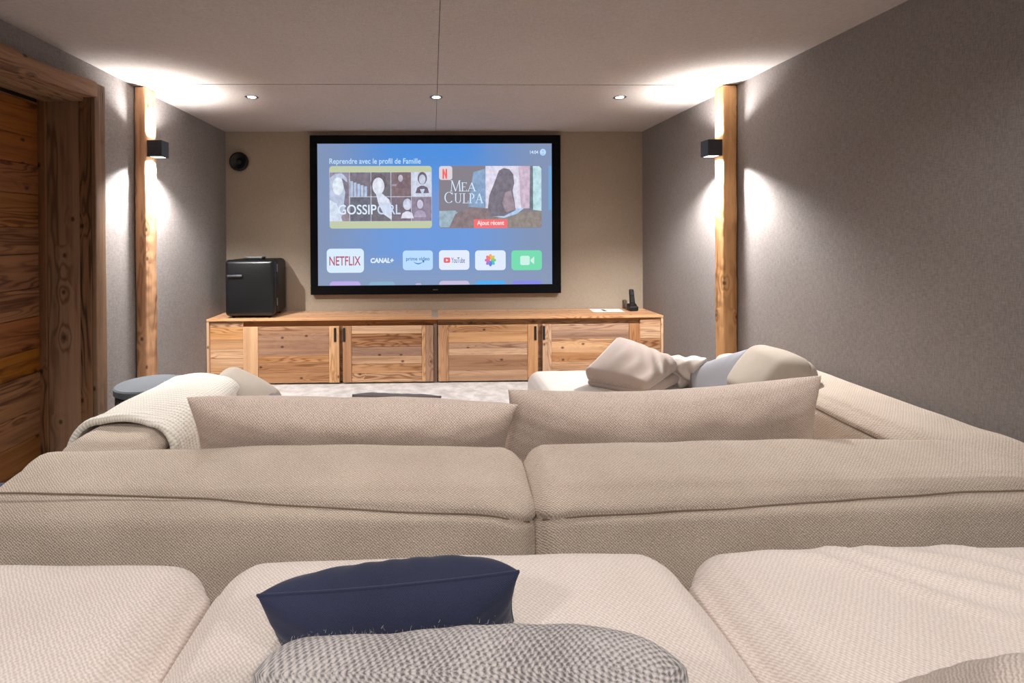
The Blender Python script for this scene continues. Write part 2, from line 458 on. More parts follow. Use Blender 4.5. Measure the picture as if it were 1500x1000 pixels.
struct('floor', box(XL - 0.35, XR + 0.15, YR - 0.15, YB + 0.15, -0.12, 0.0), M['carpet'])
struct('wall_back', box(XL - 0.35, XR + 0.15, YB, YB + 0.15, 0, ZC), M['wall_back'])
struct('wall_right', box(XR, XR + 0.15, YR, YB, 0, ZC), M['wall'])
struct('wall_rear', box(XL - 0.35, XR + 0.15, YR - 0.15, YR, 0, ZC), M['wall'])
DY0, DY1, DZ = 2.02, 2.965, 2.19                     # door opening in the left wall
struct('wall_left', join(box(XL - 0.33, XL, DY1, YB, 0, ZC), box(XL - 0.33, XL, YR, DY0, 0, ZC), box(XL - 0.33, XL, DY0, DY1, DZ, ZC)), M['wall'])
struct('step_platform', box(XL, XR, YR, 1.13, 0.0, 0.30), M['carpet'])
# ceiling cloth panels with fine joints
ceil = struct('ceiling', box(XL - 0.35, XR + 0.15, YR - 0.15, YB + 0.15, ZC + 0.012, ZC + 0.14), M['dark_gap'])
SX, SY, g = 0.0406, 3.414, 0.0016
for (a, b) in ((XL - 0.02, SX - g), (SX + g, XR + 0.02)):
    for (c, d) in ((SY + g, YB + 0.02), (0.85 + g, SY - g), (YR - 0.02, 0.85 - g)):
        v, f = box(a, b, c, d, ZC - (0.0022 if c > 3 else 0), ZC + 0.0125)
        mk('ceiling_panel', v, f, M['ceil'], ceil)

# ------------------------------------------------------------------ door on the left wall
XD = -2.311
door = thing('door_1', (XD, 2.5, 0), None, None); door['kind'] = 'structure'
v, f = box(XD - 0.03, XD - 0.012, DY0, DY1, 0, DZ); mk('door_backing', v, f, M['dark_gap'], door)
z = 0.01; hs = [0.20, 0.155, 0.21, 0.14, 0.185, 0.165, 0.2, 0.15, 0.19, 0.17, 0.16, 0.2]; i = 0
while z < DZ - 0.05:
    h = min(hs[i % len(hs)], DZ - 0.045 - z)
    V, F, nn = rbox(0.02, DY1 - DY0 - 0.03, h - 0.0025, 0.003, 0.06, 2)
    V = V + [XD - 0.002 + rnd.uniform(-0.002, 0.002), (DY0 + DY1) / 2, z + h / 2]
    mk('plank', V, F, M['door'], door, True)
    z += h; i += 1

def rough_beam(name, x0, x1, y0, y1, z0, z1, mat, parent, r=0.006, amp=0.002, seed=1, res=0.03, fn=None):
    V, F, nn = rbox(x1 - x0, y1 - y0, z1 - z0, r, res, 3)
    V = V + nn * (wob(V, seed, 9, amp) + wob(V, seed + 3, 40, amp * 0.4))[:, None]
    V = V + [(x0 + x1) / 2, (y0 + y1) / 2, (z0 + z1) / 2]
    if fn is not None: V = fn(V)
    return mk(name, V, F, mat, parent, True)

fr = thing('trim_1', (-2.1, 2.5, 0), None, None); fr['kind'] = 'structure'
rough_beam('jamb_board', XD + 0.001, -2.262, 2.936, 2.975, 0, DZ, M['jamb_dark'], fr, 0.004, 0.001, 3)
rough_beam('jamb_board', -2.262, -2.076, 2.950, 2.975, 0, DZ, M['jamb'], fr, 0.003, 0.001, 4)
rough_beam('jamb_board', -2.075, -2.008, 2.946, 3.036, 0, 2.262, M['jamb_dark'], fr, 0.004, 0.001, 5)
rough_beam('casing_board', -2.0065, -1.98, 2.9465, 3.040, 0, 2.268, M['casing'], fr, 0.006, 0.0012, 6)
rough_beam('jamb_board', XD + 0.001, -2.008, 2.015, 2.034, 0, DZ, M['jamb'], fr, 0.003, 0.001, 7)
rough_beam('casing_board', -2.052, -1.98, 1.94, 2.036, 0, 2.24, M['casing'], fr, 0.006, 0.0012, 8)
rough_beam('head_board', XD + 0.03, -2.045, DY0, DY1 + 0.01, DZ - 0.035, DZ, M['lintel'], fr, 0.004, 0.001, 9)
def lint(V):
    t = np.clip((V[:, 1] - 1.94) / (2.962 - 1.94), 0, 1)
    top = 2.24 + 0.025 * t + 0.008 * np.sin(V[:, 1] * 9) ; bot = 2.118 + 0.061 * t + 0.004 * np.sin(V[:, 1] * 13)
    k = (V[:, 2] - 2.0) / 0.2
    V = V.copy(); V[:, 2] = bot + (top - bot) * k; return V
rough_beam('lintel', -2.054, -1.972, 1.92, 2.962, 2.0, 2.2, M['lintel'], fr, 0.010, 0.0022, 10, fn=lint)

# ------------------------------------------------------------------ timber posts with sconces
def post(x0, x1, y0, y1, label, seed):
    V, F, nn = rbox(x1 - x0, y1 - y0, ZC - 0.004, 0.014, 0.022, 3)
    chop = wob(V * [1, 1, 0.6], seed, 26, 0.0016) + wob(V * [1, 1, 1.4], seed + 1, 75, 0.0009)
    V = V + nn * chop[:, None] + [(x0 + x1) / 2, (y0 + y1) / 2, ZC / 2]
    o = mk('timber_post', V, F, M['post'], None, True)
    tag(o, label, 'post'); return o
post(XL + 0.004, -1.979, 3.448, 3.590, 'reclaimed wooden post on the wall beside the plank door', 11)
post(2.034, XR - 0.004, 3.397, 3.510, 'reclaimed wooden post on the bare wall opposite the door', 21)

def sconce(xa, sgn, yc, z0, z1, label):
    x1 = xa + sgn * 0.1; w2 = 0.048
    o = thing('wall_sconce', (xa, yc, z0), label, 'wall lamp')
    lo, hi = min(xa, x1), max(xa, x1); tk = 0.004
    v, f = join(box(lo, lo + tk, yc - w2, yc + w2, z0, z1), box(hi - tk, hi, yc - w2, yc + w2, z0, z1),
                box(lo + tk, hi - tk, yc - w2, yc - w2 + tk, z0, z1), box(lo + tk, hi - tk, yc + w2 - tk, yc + w2, z0, z1))
    mk('housing', v, f, M['sconce'], o)
    xm = (lo + hi) / 2
    for zc, dirn, pw in ((z1 - 0.006, 1, SCONCE_UP), (z0 + 0.006, -1, SCONCE_DOWN)):
        v, f = box(lo + tk, hi - tk, yc - w2 + tk, yc + w2 - tk, zc - 0.002, zc + 0.002)
        mk('lens', v, f, M['lens_sc'], o)
        L = bpy.data.lights.new('sconce_light', 'SPOT'); L.energy = pw; L.color = SCONCE_C
        L.spot_size = math.radians(138); L.spot_blend = 0.6; L.shadow_soft_size = 0.02
        lo_ = bpy.data.objects.new('sconce_light', L); COL.objects.link(lo_); lo_.parent = o
        lo_.location = Vector((xm, yc, zc + dirn * 0.004)) - Vector(WL[o])
        lo_.rotation_euler = (0 if dirn < 0 else PI, 0, 0)
    return o
sconce(-1.9785, 1, 3.519, 1.915, 2.029, 'anthracite box up-and-down light on the post beside the plank door')
sconce(2.0335, -1, 3.460, 1.905, 2.019, 'anthracite box up-and-down light on the post opposite the door')

# ------------------------------------------------------------------ recessed downlights
ROWS = [(0, 3.722, (-1.345, 0.035, 1.43)), (1, 1.50, (-1.345, 0.035, 1.43)), (2, -0.70, (-1.345, 0.035, 1.43))]  # last row is out of view, pushed back, widened and boosted as frontal fill
for row, y, xs in ROWS:
    ZL = ZC - (0.0022 if row == 0 else 0)
    for x in xs:
        where = {-1.345: 'nearest the door wall', 0.035: 'on the ceiling joint', 1.43: 'nearest the bare side wall'}[x]
        rowt = ['in the row before the screen', 'above the front sofa', 'unseen above the back row of seats, boosted as frontal fill'][row]
        o = thing('recessed_downlight', (x, y, ZL - 0.006), 'small round downlight %s, %s' % (where, rowt), 'downlight', 'recessed ceiling downlights')
        v, f = lathe([(0.030, ZL - 0.0001), (0.036, ZL - 0.002), (0.044, ZL - 0.004), (0.049, ZL - 0.002), (0.050, ZL + 0.001)], (x, y, 0), 'z', 28, False)
        mk('trim_ring', v, f, M['steel_dark'], o, True)
        v, f = lathe([(0.030, ZL - 0.0016), (0.0301, ZL - 0.0004)], (x, y, 0), 'z', 24)
        mk('lens', v, f, M['lens'], o)
        L = bpy.data.lights.new('downlight', 'SPOT'); L.energy = DOWN_W[row]; L.color = DOWN_C
        L.spot_size = math.radians((136, 130, 160)[row]); L.spot_blend = (0.8, 0.9, 0.6)[row]; L.shadow_soft_size = (0.05, 0.10, 0.12)[row]
        lo_ = bpy.data.objects.new('downlight', L); COL.objects.link(lo_); lo_.parent = o
        lo_.location = (0, 0, -0.012)

# ------------------------------------------------------------------ screen on the back wall
FX0, FX1, FZ0, FZ1 = -1.2075, 1.286, 0.772, 2.351      # outer frame
IX0, IX1, IZ0, IZ1 = -1.134, 1.198, 0.862, 2.268       # picture
YF = 4.90
scr = thing('projection_screen', (0.04, YB, FZ0), 'large black-framed wall screen showing a streaming menu above the sideboard', 'screen')
def bar(name, x0, x1, z0, z1, y0=YF, y1=YB - 0.002):
    V, F, nn = rbox(x1 - x0, y1 - y0, z1 - z0, 0.006, 0.4, 2)
    return mk(name, V + [(x0 + x1) / 2, (y0 + y1) / 2, (z0 + z1) / 2], F, M['black_frame'], scr, False)
bar('frame_rail', FX0, FX1, IZ1, FZ1); bottom = bar('frame_rail', FX0, FX1, FZ0, IZ0)
bar('frame_stile', FX0, IX0, IZ0, IZ1); bar('frame_stile', IX1, FX1, IZ0, IZ1)
v, f = box(0.005, 0.018, YF - 0.0012, YF + 0.001, 0.812, 0.818)
v2, f2 = box(0.020, 0.030, YF - 0.0012, YF + 0.001, 0.812, 0.818)
v3, f3 = box(0.033, 0.052, YF - 0.0012, YF + 0.001, 0.8125, 0.817)
o = mk('maker_mark', *join((v, f), (v2, f2), (v3, f3)), plain('mark_grey', srgb(120, 122, 126), 0.5), bottom)

def backdrop():
    t = NT('screen_backdrop')
    tc = t.n('TexCoord').outputs['Object']
    s = t.n('SeparateXYZ', {0: tc}); x, zz = s.outputs[0], s.outputs[2]
    nx = t.math('ABSOLUTE', t.math('ADD', x, 0.02))
    side = t.smooth(nx, 0.25, 1.15)
    low = t.smooth(zz, 1.25, 0.9)
    upc = t.smooth(zz, 1.6, 2.25)
    nz = t.noise(tc, 1.6, 2.0)
    c = t.mix(upc, srgb(112, 156, 222), srgb(82, 144, 222))
    c = t.mix(t.math('MULTIPLY', side, 0.9), c, srgb(136, 150, 178))
    c = t.mix(t.math('MULTIPLY', low, 0.75), c, srgb(142, 158, 186))
    c = t.mix(t.math('MULTIPLY', t.smooth(nz, 0.5, 0.75), 0.35), c, srgb(140, 150, 190))
    return t.fin((0, 0, 0, 1), 0.8, Emission_Color=c, Emission_Strength=1.0, Specular_IOR_Level=0.0)
YD = YF + 0.010
v, f = box(IX0 - 0.004, IX1 + 0.004, YD, YD + 0.012, IZ0 - 0.004, IZ1 + 0.004)
disp = mk('display', v, f, backdrop(), scr)

# picture coordinates: the display is 345.4 x 206.8 units, origin at its top left corner
PW, PH = 1295.0, 775.0
def PX(X): return IX0 + (X - 92) / PW * (IX1 - IX0)
def PZ(Y): return IZ1 - (Y - 113) / PH * (IZ1 - IZ0)
GM = {}
def gm(c, s=1.0, mott=0.0):
    k = (c, s, mott)
    if k not in GM: GM[k] = glow('screen_%d_%d_%d' % c, srgb(*c), s, False, mott)
    return GM[k]
def poly(name, pts, c, lay, s=1.0):
    y = YD - 0.0006 * lay
    V = [(PX(a), y, PZ(b)) for a, b in pts]
    ar = sum(V[i][0] * V[(i + 1) % len(V)][2] - V[(i + 1) % len(V)][0] * V[i][2] for i in range(len(V)))
    if ar < 0: V = V[::-1]
    return mk(name, V, [tuple(range(len(V)))], gm(c, s, 0.16 if name in ('poster_panel', 'poster_portrait', 'poster_figure') else 0.0), disp)
def rrect(name, x0, x1, y0, y1, r, c, lay, s=1.0, bottom_round=True):
    pts = []
    cs = [(x1 - r, y0 + r, -PI / 2), (x1 - r, y1 - r, 0), (x0 + r, y1 - r, PI / 2), (x0 + r, y0 + r, PI)]
    for k, (cx, cy, a0) in enumerate(cs):
        if k in (1, 2) and not bottom_round:
            pts.append((x1 if k == 1 else x0, y1)); continue
        for q in range(6):
            a = a0 + q / 5 * PI / 2
            pts.append((cx + r * math.cos(a), cy + r * math.sin(a)))
    return poly(name, pts, c, lay, s)
def disc(name, cx, cy, rx, ry, c, lay, rot=0.0, n=20):
    pts = []
    for k in range(n):
        a = 2 * PI * k / n; x, y = rx * math.cos(a), ry * math.sin(a)
        pts.append((cx + x * math.cos(rot) - y * math.sin(rot), cy + x * math.sin(rot) + y * math.cos(rot)))
    return poly(name, pts, c, lay)
def text(name, s, x0, x1, y0, y1, c, lay, weight=0.0, spacing=1.0, shear=0.0, word_gap=5.5):
    cu = bpy.data.curves.new('t', 'FONT'); cu.body = s; cu.size = 1.0; cu.offset = weight; cu.space_character = spacing
    cu.shear = shear; cu.resolution_u = 4
    to = bpy.data.objects.new('t', cu); COL.objects.link(to)
    dg = bpy.context.evaluated_depsgraph_get()
    me = bpy.data.meshes.new_from_object(to.evaluated_get(dg))
    bpy.data.objects.remove(to, do_unlink=True)
    P = np.zeros(len(me.vertices) * 3); me.vertices.foreach_get('co', P); P = P.reshape(-1, 3)
    Fc = [tuple(p.vertices) for p in me.polygons]
    a, b = P.min(0), P.max(0)
    X = x0 + (P[:, 0] - a[0]) / (b[0] - a[0]) * (x1 - x0)
    Y = y1 - (P[:, 1] - a[1]) / (b[1] - a[1]) * (y1 - y0)
    y = YD - 0.0006 * lay
    V = np.stack([PX(X), np.full(len(X), y), PZ(Y)], -1)
    bpy.data.meshes.remove(me)
    # each word is a piece of its own
    span = sorted((X[list(q)].min(), X[list(q)].max(), i) for i, q in enumerate(Fc))
    words, end = [[]], span[0][0]
    for lo, hi, i in span:
        if lo > end + word_gap: words.append([])
        words[-1].append(i); end = max(end, hi)
    for wd in words:
        used = sorted({k for i in wd for k in Fc[i]}); new = {k: j for j, k in enumerate(used)}
        o = mk(name, V[used], [tuple(new[k] for k in Fc[i]) for i in wd], gm(c), disp)
    return o

text('heading_text', 'Reprendre avec le profil de Famille', 158, 660, 193, 232, (196, 226, 255), 1, 0.012)
text('clock_text', '14:04', 1266, 1312, 151, 170, (206, 230, 255), 1, 0.02)
disc('profile_badge', 1338, 161, 17, 19, (190, 224, 255), 1)
disc('profile_badge', 1338, 155, 6, 7, (166, 206, 246), 2)
disc('profile_badge', 1338, 172, 10, 6, (166, 206, 246), 2)
# first tile: a collage of plain generic portraits
rrect('poster_tile', 157, 720, 235, 576, 16, (196, 206, 172), 1)
cols = [157, 268, 385, 495, 607, 720]; rows = [268, 403, 538]
tone = [[(150, 142, 158), (128, 120, 132), (120, 116, 124), (132, 112, 118), (206, 214, 232)],
        [(152, 138, 148), (112, 112, 126), (116, 112, 122), (124, 112, 124), (146, 134, 152)]]
poly('poster_panel', [(157, 268), (720, 268), (720, 538), (157, 538)], (206, 210, 226), 1.5)
for r_ in range(2):
    for c_ in range(5):
        poly('poster_panel', [(cols[c_] + 1.5, rows[r_] + 1.5), (cols[c_ + 1] - 1.5, rows[r_] + 1.5), (cols[c_ + 1] - 1.5, rows[r_ + 1] - 1.5), (cols[c_] + 1.5, rows[r_ + 1] - 1.5)], tone[r_][c_], 2)
def portrait(cx, cy, s, hair, face, coat, lay=3, body=True):
    disc('poster_portrait', cx, cy - 3 * s, 30 * s, 40 * s, hair, lay)
    if body:
        poly('poster_portrait', [(cx - 44 * s, cy + 92 * s), (cx - 34 * s, cy + 58 * s), (cx - 10 * s, cy + 44 * s), (cx + 10 * s, cy + 44 * s), (cx + 34 * s, cy + 58 * s), (cx + 44 * s, cy + 92 * s)], coat, lay + 1)
    disc('poster_portrait', cx, cy + 4 * s, 21 * s, 31 * s, face, lay + 2)
poly('poster_portrait', [(160, 300), (190, 276), (225, 274), (252, 300), (262, 400), (240, 470), (215, 530), (172, 536), (160, 480)], (188, 198, 222), 3)
disc('poster_portrait', 205, 345, 30, 48, (222, 232, 248), 4)
poly('poster_portrait', [(225, 300), (262, 330), (262, 520), (236, 440), (244, 380)], (132, 124, 140), 4)
poly('poster_portrait', [(159, 420), (196, 440), (228, 536), (159, 536)], (214, 226, 248), 4)
for k in range(5):
    poly('poster_portrait', [(272 + k * 19, 402), (272 + k * 19, 318 + (k * 37) % 30), (287 + k * 19, 318 + (k * 37) % 30), (287 + k * 19, 402)], (176 + 8 * (k % 2), 196, 224), 3)
disc('poster_portrait', 428, 330, 44, 54, (112, 102, 112), 3)
disc('poster_portrait', 426, 345, 33, 47, (224, 228, 246), 4)
poly('poster_portrait', [(412, 385), (446, 385), (486, 420), (500, 470), (498, 530), (455, 500), (425, 440)], (216, 222, 244), 4)
portrait(548, 300, 0.62, (122, 104, 112), (196, 186, 202), (122, 100, 108))
poly('poster_portrait', [(500, 335), (560, 335), (560, 345), (500, 345)], (168, 152, 168), 3)
portrait(668, 305, 0.86, (116, 108, 122), (204, 208, 228), (116, 104, 120))
poly('poster_portrait', [(655, 362), (681, 362), (668, 400)], (206, 222, 246), 6)
portrait(585, 448, 0.8, (196, 202, 226), (214, 214, 236), (222, 222, 244))
portrait(655, 442, 0.8, (132, 122, 140), (208, 204, 226), (176, 164, 190))
text('poster_title', 'GOSSIP', 205, 415, 446, 500, (226, 240, 255), 7, 0.012)
text('poster_title', 'GIRL', 420, 548, 446, 500, (206, 222, 246), 7, 0.012)
# second tile: a plain dim room with a seated figure seen from behind
rrect('poster_tile', 760, 1330, 235, 577, 14, (138, 132, 142), 1)
poly('poster_panel', [(1018, 236), (1266, 236), (1262, 470), (1018, 470)], (222, 218, 236), 2)
poly('poster_panel', [(1200, 236), (1266, 236), (1262, 470), (1216, 470)], (206, 184, 204), 3)
poly('poster_panel', [(950, 270), (1018, 250), (1018, 470), (920, 470)], (140, 166, 200), 2)
poly('poster_panel', [(1266, 236), (1282, 236), (1282, 478), (1262, 478)], (112, 124, 134), 2)
poly('poster_panel', [(1282, 237), (1318, 237), (1329, 252), (1329, 484), (1282, 478)], (190, 224, 230), 2)
poly('poster_panel', [(761, 482), (850, 480), (866, 496), (820, 572), (766, 572), (761, 560)], (160, 182, 194), 2)
poly('poster_panel', [(815, 574), (850, 500), (930, 460), (1040, 470), (1040, 574)], (140, 124, 128), 3)
poly('poster_panel', [(1040, 574), (1060, 510), (1200, 490), (1329, 486), (1329, 560), (1320, 574)], (148, 138, 134), 2)
poly('poster_panel', [(1060, 512), (1120, 500), (1190, 470), (1230, 470), (1190, 500), (1120, 522)], (176, 204, 240), 4)
poly('poster_figure', [(1092, 262), (1118, 248), (1150, 254), (1172, 282), (1178, 330), (1168, 372), (1180, 440), (1184, 480), (1120, 512), (1040, 512), (1030, 470), (1038, 400), (1066, 330)], (124, 118, 130), 5)
poly('poster_figure', [(1128, 380), (1160, 372), (1176, 440), (1180, 478), (1130, 490), (1110, 440)], (160, 144, 156), 6)
rrect('brand_badge', 761, 834, 236, 312, 14, (222, 214, 220), 2)
poly('brand_badge', [(780, 252), (788, 252), (788, 306), (780, 306)], (240, 96, 92), 3)
poly('brand_badge', [(797, 252), (805, 252), (805, 306), (797, 306)], (240, 96, 92), 3)
poly('brand_badge', [(780, 252), (788, 252), (805, 306), (797, 306)], (250, 120, 114), 4)

def serif_text(name, glyphs, x, y0, y1, lay, c):
    """capital letters drawn as thick and thin strokes with small feet"""
    parts = []
    def q(pts):
        V = [(PX(a), YD - 0.0006 * lay, PZ(b)) for a, b in pts]; parts.append((V, [tuple(range(len(V)))]))
    def st(ax, ay, bx, by, wd):
        d = math.hypot(bx - ax, by - ay); nx, ny = -(by - ay) / d * wd / 2, (bx - ax) / d * wd / 2
        q([(ax + nx, ay + ny), (bx + nx, by + ny), (bx - nx, by - ny), (ax - nx, ay - ny)])
    def foot(xc, y, wd): q([(xc - wd, y - 1.3), (xc + wd, y - 1.3), (xc + wd, y + 1.3), (xc - wd, y + 1.3)])
    def arc(cx, cy, rx, ry, a0, a1, thick):
        n = 16
        for k in range(n):
            a, b = math.radians(a0 + (a1 - a0) * k / n), math.radians(a0 + (a1 - a0) * (k + 1) / n)
            pa = []
            for ang in (a, b):
                t = 1.6 + thick * abs(math.cos(ang))
                pa.append(((cx + (rx + t / 2) * math.cos(ang), cy + (ry + t / 2) * math.sin(ang)), (cx + (rx - t / 2) * math.cos(ang), cy + (ry - t / 2) * math.sin(ang))))
            q([pa[0][0], pa[1][0], pa[1][1], pa[0][1]])
    for ch, wd, hs in glyphs:
        t = y1 - (y1 - y0) * hs; b = y1; h = b - t; l, r = x, x + wd
        if ch == 'M':
            st(l + 4, b, l + 8, t, 3); st(l + 8, t, (l + r) / 2, b, 6); st((l + r) / 2, b, r - 8, t, 3); st(r - 8, t, r - 4, b, 6)
            foot(l + 4, b, 6); foot(r - 4, b, 7); foot(l + 6, t, 5); foot(r - 6, t, 5)
        elif ch == 'E':
            st(l + 6, t, l + 6, b, 6); foot(l + wd / 2, b, wd / 2); foot(l + wd / 2, t, wd / 2); foot(l + wd * .42, (t + b) / 2, wd * .34)
            st(r - 1, b - 9, r - 1, b, 2.4); st(r - 2, t, r - 2, t + 8, 2.4)
        elif ch == 'A':
            st(l + 4, b, (l + r) / 2, t, 3); st((l + r) / 2, t, r - 6, b, 6.5); foot(l + wd / 2, b - h * .34, wd * .24); foot(l + 4, b, 6); foot(r - 5, b, 8)
        elif ch == 'C':
            arc((l + r) / 2, (t + b) / 2, wd / 2 - 3, h / 2 - 1, 40, 320, 5); st(r - 6, t + 2, r - 5, t + 16, 2.4)
        elif ch == 'U':
            st(l + 8, t, l + 8, b - wd * .35, 6); st(r - 7, t, r - 7, b - wd * .35, 3)
            arc((l + r) / 2, b - wd * .38, wd / 2 - 8, wd * .36, 0, 180, 3); foot(l + 8, t, 8); foot(r - 7, t, 7)
        elif ch == 'L':
            st(l + 8, t, l + 8, b, 6); foot(l + 8, t, 8); foot((l + r) / 2, b, wd / 2); st(r - 1, b - 12, r - 1, b, 2.6)
        elif ch == 'P':
            st(l + 8, t, l + 8, b, 6); foot(l + 8, b, 8); foot(l + 10, t, 10); arc(l + 14, t + h * .27, wd / 2 - 4, h * .26, -90, 90, 5)
        x += wd + 4
    v, f = join(*parts)
    # face the camera side
    f = [q_ if np.cross(np.array(v[q_[1]]) - v[q_[0]], np.array(v[q_[2]]) - v[q_[0]])[1] < 0 else q_[::-1] for q_ in f]
    return mk(name, v, f, gm(c), disp)
serif_text('poster_title', [('M', 56, 1.0), ('E', 30, 0.8), ('A', 46, 0.8)], 824, 316, 374, 7, (214, 236, 255))
serif_text('poster_title', [('C', 50, 1.0), ('U', 42, 0.84), ('L', 32, 0.84), ('P', 32, 0.84), ('A', 42, 0.84)], 790, 378, 439, 7, (214, 236, 255))
poly('ribbon', [(952, 529), (1138, 529), (1138, 577), (952, 577)], (246, 118, 120), 5)
text('ribbon_text', 'Ajout récent', 970, 1120, 536, 568, (255, 236, 238), 6, 0.02)
rrect('poster_tile', 1368, 1386, 235, 480, 6, (120, 170, 214), 1)
# application tiles
rrect('app_tile', 140, 344, 686, 818, 22, (218, 238, 255), 1)
text('app_name', 'NETFLIX', 154, 326, 728, 778, (186, 92, 112), 2, 0.012)
text('app_name', 'CANAL+', 380, 508, 738, 766, (226, 240, 255), 2, 0.05, shear=0.12)
rrect('app_tile', 558, 724, 698, 806, 18, (190, 222, 255), 1)
text('app_name', 'prime video', 576, 706, 733, 760, (76, 134, 190), 2, 0.015)
sm = [(612 + 62 * k / 12, 757 + 17 * math.sin(PI * k / 12)) for k in range(13)] + [(674 - 62 * k / 12, 757 + 11 * math.sin(PI * k / 12)) for k in range(13)]
poly('app_logo', sm[1:-1], (60, 134, 206), 2)
poly('app_logo', [(664, 752), (679, 754), (672, 768)], (60, 134, 206), 3)
rrect('app_tile', 758, 926, 698, 806, 18, (230, 238, 254), 1)
rrect('app_logo', 784, 820, 738, 767, 7, (232, 110, 116), 2)
poly('app_logo', [(797, 745), (810, 752.5), (797, 760)], (244, 232, 240), 3)
text('app_name', 'YouTube', 826, 901, 738, 768, (104, 122, 160), 2, 0.01)
rrect('app_tile', 958, 1128, 700, 809, 18, (226, 238, 255), 1)
for k, c in enumerate([(246, 176, 96), (216, 200, 110), (140, 206, 120), (90, 196, 200), (84, 140, 230), (156, 130, 214), (222, 120, 180), (244, 130, 116)]):
    a = -PI / 2 + k * PI / 4
    disc('app_logo', 1043 + 17 * math.cos(a), 754 + 19 * math.sin(a), 15, 9.5, c, 2 + k * 0.2, a, 14)
rrect('app_tile', 1160, 1330, 701, 810, 18, (122, 222, 178), 1)
rrect('app_logo', 1209, 1262, 731, 782, 10, (206, 244, 234), 2)
poly('app_logo', [(1267, 752), (1287, 734), (1287, 778), (1267, 762)], (206, 244, 234), 2)
rrect('app_tile', 155, 325, 865, 887, 20, (190, 172, 232), 1, 1.0, False)
rrect('app_tile', 372, 512, 868, 887, 16, (138, 178, 206), 1, 1.0, False)
rrect('app_tile', 628, 660, 878, 887, 8, (196, 182, 216), 1, 1.0, False)
rrect('app_tile', 758, 926, 866, 887, 20, (204, 190, 220), 1, 1.0, False)
rrect('app_tile', 960, 1127, 867, 887, 20, (86, 176, 244), 1, 1.0, False)
rrect('app_tile', 1162, 1331, 868, 887, 20, (138, 140, 232), 1, 1.0, False)

# ------------------------------------------------------------------ round speaker on the back wall
sp = thing('wall_speaker', (-1.916, YB, 2.005), 'round black speaker on the back wall beside the screen', 'speaker')
cy = YB
prof = [(0.078, -0.001), (0.092, -0.012), (0.094, -0.03), (0.088, -0.046), (0.078, -0.050)]
v, f = lathe(prof, (-1.916, cy, 2.098), 'y', 36, False); mk('housing', v, f, M['black_soft'], sp, True)
v, f = lathe([(0.078, -0.050), (0.070, -0.048), (0.028, -0.022), (0.0, -0.022)], (-1.916, cy, 2.098), 'y', 36, False); mk('cone', v, f, M['black'], sp, True)
v, f = lathe([(0.031, -0.023), (0.028, -0.036), (0.018, -0.045), (0.0, -0.049)], (-1.916, cy, 2.098), 'y', 28, False); mk('dust_cap', v, f, M['black_soft'], sp, True)

# ------------------------------------------------------------------ sideboard: worktop and two cabinets
YS, ZS = 4.518, 0.605
top = thing('worktop', (0.04, 4.74, 0.585), 'long reclaimed-pine worktop running wall to wall under the screen', 'worktop')
ys = [YS - 0.012, 4.615, 4.745, 4.86, YB - 0.003]
for i in range(4):
    V, F, nn = rbox(XR - XL - 0.008, ys[i + 1] - ys[i] - 0.0015, 0.02, 0.003, 0.5, 2)
    mk('plank', V + [(XL + XR) / 2, (ys[i] + ys[i + 1]) / 2, 0.595], F, M['wtop'], top, False)
v, f = box(-0.01, 0.05, YS - 0.011, YB - 0.004, ZS - 0.0004, ZS + 0.0012)  # added grey band imitating the ghost of a retouched-out cable, no real part
mk('cable_ghost', v, f, plain('grey_strip', srgb(150, 132, 118), 0.6), top)

def cabinet(x0, x1, label):
    o = thing('sideboard_cabinet', ((x0 + x1) / 2, 4.74, 0), label, 'cabinet')
    v, f = box(x0, x1, 4.552, YB - 0.004, 0.02, 0.584)
    mk('body', v, f, M['rail'], o)
    return o
def brd(name, x0, x1, z0, z1, y0, y1, mat, par):
    V, F, nn = rbox(x1 - x0 - 0.0012, y1 - y0, z1 - z0 - 0.0012, 0.0025, 1.0, 2)
    return mk(name, V + [(x0 + x1) / 2, (y0 + y1) / 2, (z0 + z1) / 2], F, mat, par, False)
Z0, Z1 = 0.014, 0.530
def cab_door(cab, stl, xp0, xp1, st2, fr_, hx):
    d = thing('door', (xp0, YS, Z0), None, None)
    d.parent = cab; d.location = Vector(WL[d]) - Vector(WL[cab])
    for a, b in stl: brd('stile', a, b, Z0, Z1, YS, YS + 0.024, M['wz'], d)
    for a, b in st2: brd('stile', a, b, Z0, Z1, YS, YS + 0.024, M['wz'], d)
    tot = sum(fr_); z = Z1
    for q in fr_:
        h = (Z1 - Z0) * q / tot
        brd('plank', xp0, xp1, z - h, z, YS + rnd.uniform(0.002, 0.006), YS + 0.024, M['wx'], d); z -= h
    V, F, nn = rbox(0.020, 0.012, 0.128, 0.004, 1.0, 2)
    mk('handle', V + [hx, YS - 0.002, 0.452], F, M['black'], d, False)
    return d
cl = cabinet(XL + 0.004, 0.040, 'pine sideboard cabinet under the mini fridge, with a planked side panel')
brd('side_panel', XL + 0.003, -2.029, 0.0, 0.584, YS - 0.006, YS + 0.06, M['wz'], cl)
brd('top_rail', -2.029, 0.04, 0.534, 0.584, YS + 0.026, YS + 0.05, M['rail'], cl)
z = 0.578
for q in (0.05, 0.115, 0.085, 0.09, 0.075, 0.085, 0.06):
    brd('plank', -2.029, -1.728, z - q, z, YS + 0.012, YS + 0.034, M['wx'], cl); z -= q
cab_door(cl, [(-1.727, -1.592)], -1.592, -0.949, [(-0.949, -0.856)], (10, 34, 10, 15, 16), -0.893)
cab_door(cl, [(-0.824, -0.744)], -0.744, -0.101, [(-0.101, -0.066), (-0.066, 0.005)], (12, 20, 14, 12, 14, 14), -0.811)
brd('centre_post', 0.006, 0.04, 0.0, 0.545, YS + 0.012, YS + 0.05, M['wgrey'], cl)
cr = cabinet(0.042, XR - 0.004, 'pine sideboard cabinet under the telephone and papers')
